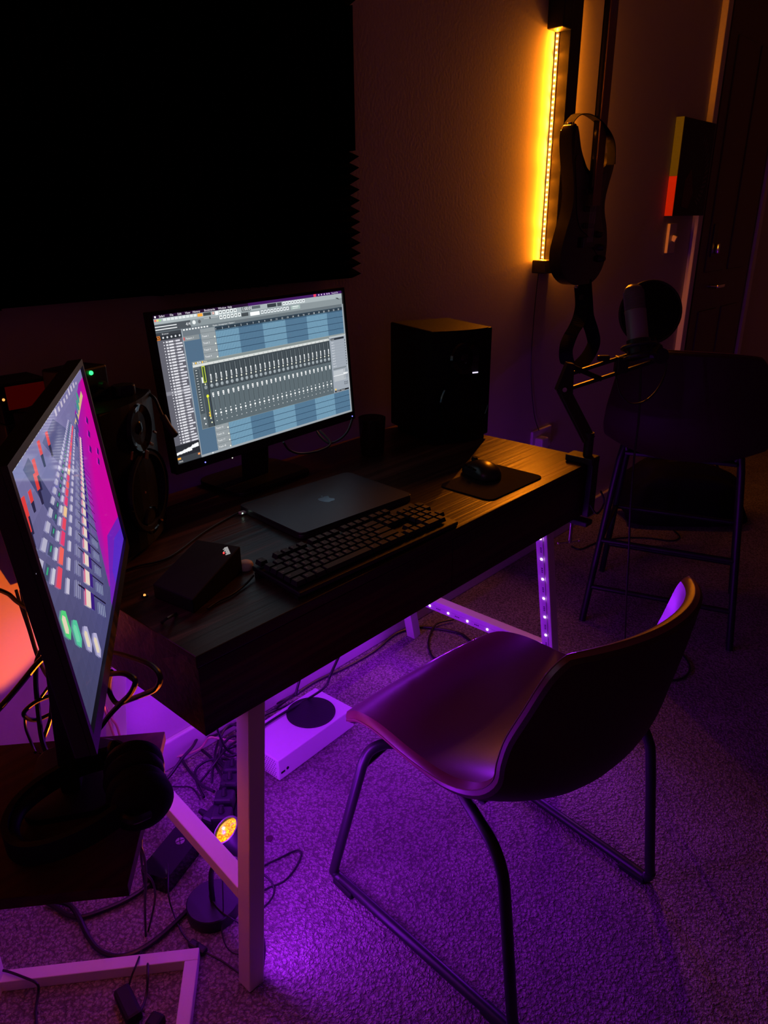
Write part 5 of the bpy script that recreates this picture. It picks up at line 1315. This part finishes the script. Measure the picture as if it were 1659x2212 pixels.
cable('second thin black lead crossing the headphone lead above the floor frame', [(-0.08, 0.088, 0.43), (-0.084, 0.101, 0.365), (-0.068, 0.137, 0.294), (-0.037, 0.179, 0.208), (-0.024, 0.212, 0.125), (-0.028, 0.265, -0.009), (-0.087, 0.192, 0.035), (-0.107, 0.179, 0.03), (-0.122, 0.17, 0.016)], .0020)
cable('thin black lamp cable running down the carpet past the power brick', [(0.1, 0.404, 0.02), (0.072, 0.335, 0.045), (0.034, 0.273, 0.045), (0.031, 0.262, 0.01), (0.017, 0.208, 0.006), (0.014, 0.172, 0.006)], .0016)
cable('thin black lamp cable from the inline switch under the desk leg', [(0.022, 0.135, 0.006), (0.034, 0.096, 0.004), (0.041, 0.054, 0.004), (0.047, 0.02, 0.004), (0.06, 0.017, 0.004), (0.076, 0.026, 0.004), (0.108, 0.058, 0.004), (0.129, 0.096, 0.004)], .0020)
cable('thin black cable crossing the left end of the white floor frame', [(-0.264, 0.375, 0.03), (-0.256, 0.359, 0.032), (-0.242, 0.33, 0.03), (-0.231, 0.298, 0.032), (-0.231, 0.297, 0.012), (-0.248, 0.273, 0.004), (-0.265, 0.231, 0.004)], .0024)
cable('long thin black loop lying on the carpet right of the front desk leg', [(0.202, 0.223, 0.004), (0.224, 0.215, 0.003), (0.264, 0.203, 0.003), (0.308, 0.19, 0.003), (0.309, 0.174, 0.003), (0.278, 0.156, 0.003), (0.236, 0.147, 0.003), (0.202, 0.159, 0.003), (0.159, 0.168, 0.004)], .0022)
cable('small black cable loop crossing under the long loop right of the front leg', [(0.206, 0.219, 0.006), (0.213, 0.199, 0.007), (0.214, 0.169, 0.007), (0.202, 0.14, 0.008), (0.178, 0.13, 0.004), (0.155, 0.132, 0.003), (0.136, 0.142, 0.003)], .0022)
cable('thin black cable draped over the round lamp base', [(0.092, 0.215, 0.033), (0.088, 0.188, 0.032), (0.087, 0.161, 0.032), (0.091, 0.138, 0.032), (0.104, 0.128, 0.01)], .0014)
cable('thin black cable falling off the front of the lamp base to the leg', [(0.1, 0.167, 0.12), (0.088, 0.161, 0.034), (0.07, 0.145, 0.012), (0.06, 0.121, 0.003), (0.059, 0.095, 0.003), (0.072, 0.072, 0.003)], .0014)
# along the back wall
cable('long black cable snaking along the baseboard to a loop behind the chair', [(0.571, 0.658, 0.006), (0.676, 0.633, 0.006), (0.785, 0.635, 0.006), (0.9, 0.618, 0.006), (1.029, 0.614, 0.006), (1.149, 0.632, 0.006), (1.216, 0.615, 0.006), (1.253, 0.592, 0.006), (1.281, 0.541, 0.006), (1.304, 0.473, 0.006), (1.294, 0.426, 0.006), (1.268, 0.39, 0.006), (1.179, 0.344, 0.006)], .0042)
cable('black cable loop on the carpet between the console and the chair front', [(1.357, 0.535, 0.012), (1.296, 0.561, 0.012), (1.227, 0.537, 0.008), (1.167, 0.495, 0.006), (1.129, 0.447, 0.006), (1.128, 0.414, 0.006), (1.108, 0.347, 0.006)], .0036)
cable('black cable dropping from the desk and crossing the top of the console', [(0.86, 0.35, 0.60), (0.632, 0.376, 0.267), (0.608, 0.379, 0.228), (0.581, 0.37, 0.216), (0.654, 0.515, 0.074), (0.582, 0.52, 0.072), (0.489, 0.519, 0.071), (0.442, 0.509, 0.071), (0.418, 0.532, 0.04)], .0036)
cable('black cable hanging from the desk down behind the console', [(0.72, 0.42, 0.60), (0.562, 0.449, 0.206), (0.568, 0.466, 0.165), (0.612, 0.6, 0.03), (0.545, 0.615, 0.012), (0.499, 0.619, 0.01)], .0036)
cable('dark cable lying behind the console against the wall', [(0.667, 0.593, 0.016), (0.608, 0.607, 0.014), (0.546, 0.615, 0.016), (0.51, 0.611, 0.02), (0.462, 0.611, 0.02)], .0036)
TG = 'tangled black cables under the left end of the desk'
TL = 'black power cable in the tangle on the carpet under the left end of the desk'
def k(pts): return pts
G2 = [
 ([(0.344, 0.679, 0.1), (0.347, 0.715, 0.05), (0.347, 0.717, 0.03), (0.351, 0.701, 0.02), (0.364, 0.682, 0.02), (0.384, 0.646, 0.03), (0.408, 0.63, 0.03), (0.454, 0.631, 0.03), (0.49, 0.626, 0.03)], .0038),
 ([(0.376, 0.667, 0.03), (0.357, 0.67, 0.03), (0.322, 0.659, 0.03), (0.304, 0.643, 0.02), (0.296, 0.612, 0.012), (0.287, 0.563, 0.012), (0.271, 0.498, 0.03), (0.261, 0.428, 0.06)], .0040),
 ([(0.371, 0.657, 0.035), (0.328, 0.616, 0.05), (0.283, 0.597, 0.05), (0.243, 0.59, 0.03), (0.216, 0.587, 0.02), (0.18, 0.577, 0.01)], .0040),
 ([(0.329, 0.494, 0.175), (0.351, 0.513, 0.113), (0.38, 0.541, 0.05), (0.397, 0.525, 0.03), (0.417, 0.493, 0.02)], .0034),
 ([(0.359, 0.627, 0.012), (0.357, 0.583, 0.012), (0.34, 0.531, 0.02), (0.318, 0.48, 0.04), (0.281, 0.414, 0.08)], .0042),
 ([(0.411, 0.62, 0.02), (0.379, 0.591, 0.02), (0.359, 0.565, 0.02), (0.353, 0.526, 0.02), (0.344, 0.455, 0.03), (0.354, 0.432, 0.02)], .0034),
 ([(0.474, 0.583, 0.04), (0.457, 0.623, 0.04), (0.424, 0.616, 0.04), (0.39, 0.583, 0.04), (0.372, 0.541, 0.04), (0.384, 0.516, 0.04), (0.423, 0.518, 0.04)], .0036),
 ([(0.427, 0.555, 0.025), (0.397, 0.566, 0.025), (0.366, 0.564, 0.025), (0.325, 0.527, 0.03), (0.27, 0.448, 0.07)], .0036),
 ([(0.389, 0.497, 0.015), (0.377, 0.548, 0.015), (0.348, 0.575, 0.015), (0.317, 0.578, 0.015), (0.294, 0.563, 0.015), (0.271, 0.518, 0.02), (0.251, 0.46, 0.03)], .0034),
 ([(0.452, 0.546, 0.03), (0.424, 0.568, 0.05), (0.381, 0.561, 0.05), (0.363, 0.549, 0.03), (0.354, 0.499, 0.02), (0.374, 0.458, 0.02)], .0034),
 ([(0.475, 0.567, 0.02), (0.435, 0.565, 0.03), (0.391, 0.544, 0.05), (0.348, 0.536, 0.04), (0.315, 0.535, 0.02), (0.28, 0.52, 0.02)], .0030),
]
for pts, r in G2: cable(TL, pts, r, group=TG)
cable('pale pinkish cable winding along the wall foot behind the tangle', [(0.246, 0.669, 0.03), (0.27, 0.66, 0.03), (0.293, 0.64, 0.025), (0.325, 0.632, 0.02), (0.354, 0.627, 0.02), (0.373, 0.627, 0.03), (0.378, 0.612, 0.05), (0.398, 0.602, 0.04), (0.428, 0.565, 0.03), (0.438, 0.539, 0.03)], .0030, pink_cable_m)
cable('thin black lead running from the headphones side to the plug adapter', [(0.21, 0.594, 0.01), (0.244, 0.558, 0.008), (0.261, 0.535, 0.008), (0.255, 0.501, 0.015), (0.235, 0.452, 0.04)], .0018)
# hanging between the desk end and the side monitor
cable('thick black cable looping out beside the left end of the desk, larger loop', [(-0.05, 0.198, 0.702), (-0.05, 0.149, 0.718), (-0.05, 0.099, 0.732), (-0.05, 0.045, 0.744), (-0.05, 0.02, 0.741), (-0.05, 0.018, 0.728), (-0.05, 0.036, 0.705), (-0.05, 0.072, 0.679), (-0.05, 0.122, 0.645), (-0.05, 0.16, 0.619), (-0.05, 0.178, 0.616), (-0.05, 0.189, 0.63), (-0.05, 0.183, 0.651), (-0.05, 0.169, 0.676)], .0042)
cable('thick black cable making the smaller loop inside the larger one by the desk end', [(-0.09, 0.104, 0.72), (-0.09, 0.084, 0.73), (-0.09, 0.044, 0.749), (-0.09, 0.019, 0.755), (-0.09, 0.01, 0.751), (-0.09, 0.021, 0.733), (-0.09, 0.039, 0.713), (-0.09, 0.068, 0.686), (-0.09, 0.111, 0.644), (-0.09, 0.151, 0.601), (-0.09, 0.187, 0.565)], .0040)
cable('thin black cable running down off the left edge of the desk top', [(0.051, 0.128, 0.752), (0.021, 0.12, 0.753), (0.163, 0.424, 0.556), (0.13, 0.424, 0.55), (0.09, 0.404, 0.55), (0.071, 0.394, 0.552), (0.051, 0.382, 0.548), (0.025, 0.372, 0.537)], .0024)
cable('pair of pinkish wires dropping beside the back desk leg', [(0.067, 0.5, 0.387), (0.071, 0.5, 0.355), (0.075, 0.5, 0.32), (0.08, 0.5, 0.283)], .0026, pink_cable_m)
cable('second pinkish wire dropping beside the back desk leg, nearer the purple wall', [(0.073, 0.51, 0.381), (0.083, 0.51, 0.337), (0.092, 0.51, 0.31), (0.096, 0.51, 0.267)], .0026, pink_cable_m)
Y = .34
cable('bundle cable falling behind the side monitor, second from the left', [(-0.105, 0.34, 0.782), (-0.103, 0.34, 0.752), (-0.099, 0.34, 0.708), (-0.097, 0.34, 0.675), (-0.095, 0.34, 0.652), (-0.09, 0.34, 0.621), (-0.081, 0.34, 0.589), (-0.078, 0.34, 0.563), (-0.072, 0.34, 0.533)], .0026)
cable('bundle cable falling behind the side monitor, closest to its housing', [(-0.101, 0.33, 0.784), (-0.102, 0.33, 0.744), (-0.1, 0.33, 0.705), (-0.098, 0.33, 0.671), (-0.094, 0.33, 0.64), (-0.087, 0.33, 0.612), (-0.077, 0.33, 0.58)], .0026)
cable('black cable hanging straight down behind the side monitor onto the side table', [(-0.102, 0.28, 0.701), (-0.116, 0.28, 0.682), (-0.122, 0.28, 0.663), (-0.127, 0.28, 0.634), (-0.135, 0.27, 0.594), (-0.147, 0.243, 0.57), (-0.151, 0.224, 0.553), (-0.147, 0.203, 0.553)], .0042)
cable('taut black cable slanting down to the left edge of the picture', [(-0.085, 0.26, 0.701), (-0.11, 0.26, 0.694), (-0.126, 0.26, 0.686), (-0.16, 0.26, 0.661), (-0.19, 0.26, 0.641), (-0.206, 0.26, 0.631)], .0048)
cable('orange-lit black cable bending in a hairpin behind the side monitor', [(-0.093, 0.27, 0.584), (-0.118, 0.27, 0.582), (-0.139, 0.27, 0.583), (-0.152, 0.27, 0.593), (-0.156, 0.27, 0.607), (-0.135, 0.27, 0.616), (-0.101, 0.27, 0.614), (-0.087, 0.27, 0.614)], .0036)
cable('thin black cable dropping from the hairpin to the side table', [(-0.154, 0.275, 0.598), (-0.157, 0.275, 0.575), (-0.159, 0.259, 0.556), (-0.164, 0.234, 0.553)], .0024)
cable('black cable curving down between the hairpin and the monitor housing', [(-0.116, 0.25, 0.631), (-0.125, 0.25, 0.59), (-0.14, 0.25, 0.562), (-0.15, 0.238, 0.556)], .0034)
cable('short orange-lit cable poking from behind the side monitor housing', [(-0.111, 0.24, 0.663), (-0.124, 0.24, 0.65), (-0.136, 0.24, 0.64)], .0024)
cable('black cable running along under the housing of the side monitor', [(-0.144, 0.3, 0.813), (-0.13, 0.3, 0.799), (-0.121, 0.3, 0.783), (-0.106, 0.3, 0.762)], .0034)
cable('thin copper-lit lead lying on the side table under the monitor', [(-0.16, 0.227, 0.553), (-0.15, 0.209, 0.553), (-0.137, 0.199, 0.553), (-0.111, 0.203, 0.553)], .0018)
# cables behind the main monitor and along the desk top
cable('black video cable drooping under the right side of the main monitor', [(0.726, 0.389, 0.892), (0.711, 0.39, 0.866), (0.7, 0.406, 0.845), (0.686, 0.43, 0.833), (0.683, 0.455, 0.843), (0.687, 0.474, 0.854)], .0026)
cable('black power cable drooping under the middle of the main monitor', [(0.538, 0.423, 0.87), (0.554, 0.423, 0.848), (0.589, 0.424, 0.831), (0.639, 0.415, 0.828), (0.681, 0.421, 0.836), (0.685, 0.462, 0.859)], .0026)
cable('thin black cable lying across the desk top left of the closed laptop', [(0.077, 0.329, 0.753), (0.104, 0.327, 0.753), (0.139, 0.316, 0.753), (0.178, 0.323, 0.753), (0.271, 0.366, 0.753), (0.36, 0.394, 0.753), (0.39, 0.393, 0.756)], .0020)
cable('black cable lying on the carpet beyond the desk right end below the stool', [(2.205, 0.533, 0.005), (2.206, 0.489, 0.005), (2.314, 0.468, 0.005), (2.427, 0.414, 0.005), (2.507, 0.321, 0.005), (2.545, 0.232, 0.005), (2.608, 0.22, 0.005), (2.668, 0.271, 0.005)], .0034)
cable('dark cable curl on the carpet behind the leather chair back', [(1.484, -0.154, 0.005), (1.512, -0.186, 0.005), (1.559, -0.21, 0.005), (1.624, -0.2, 0.005), (1.676, -0.157, 0.005), (1.68, -0.121, 0.005)], .0036)
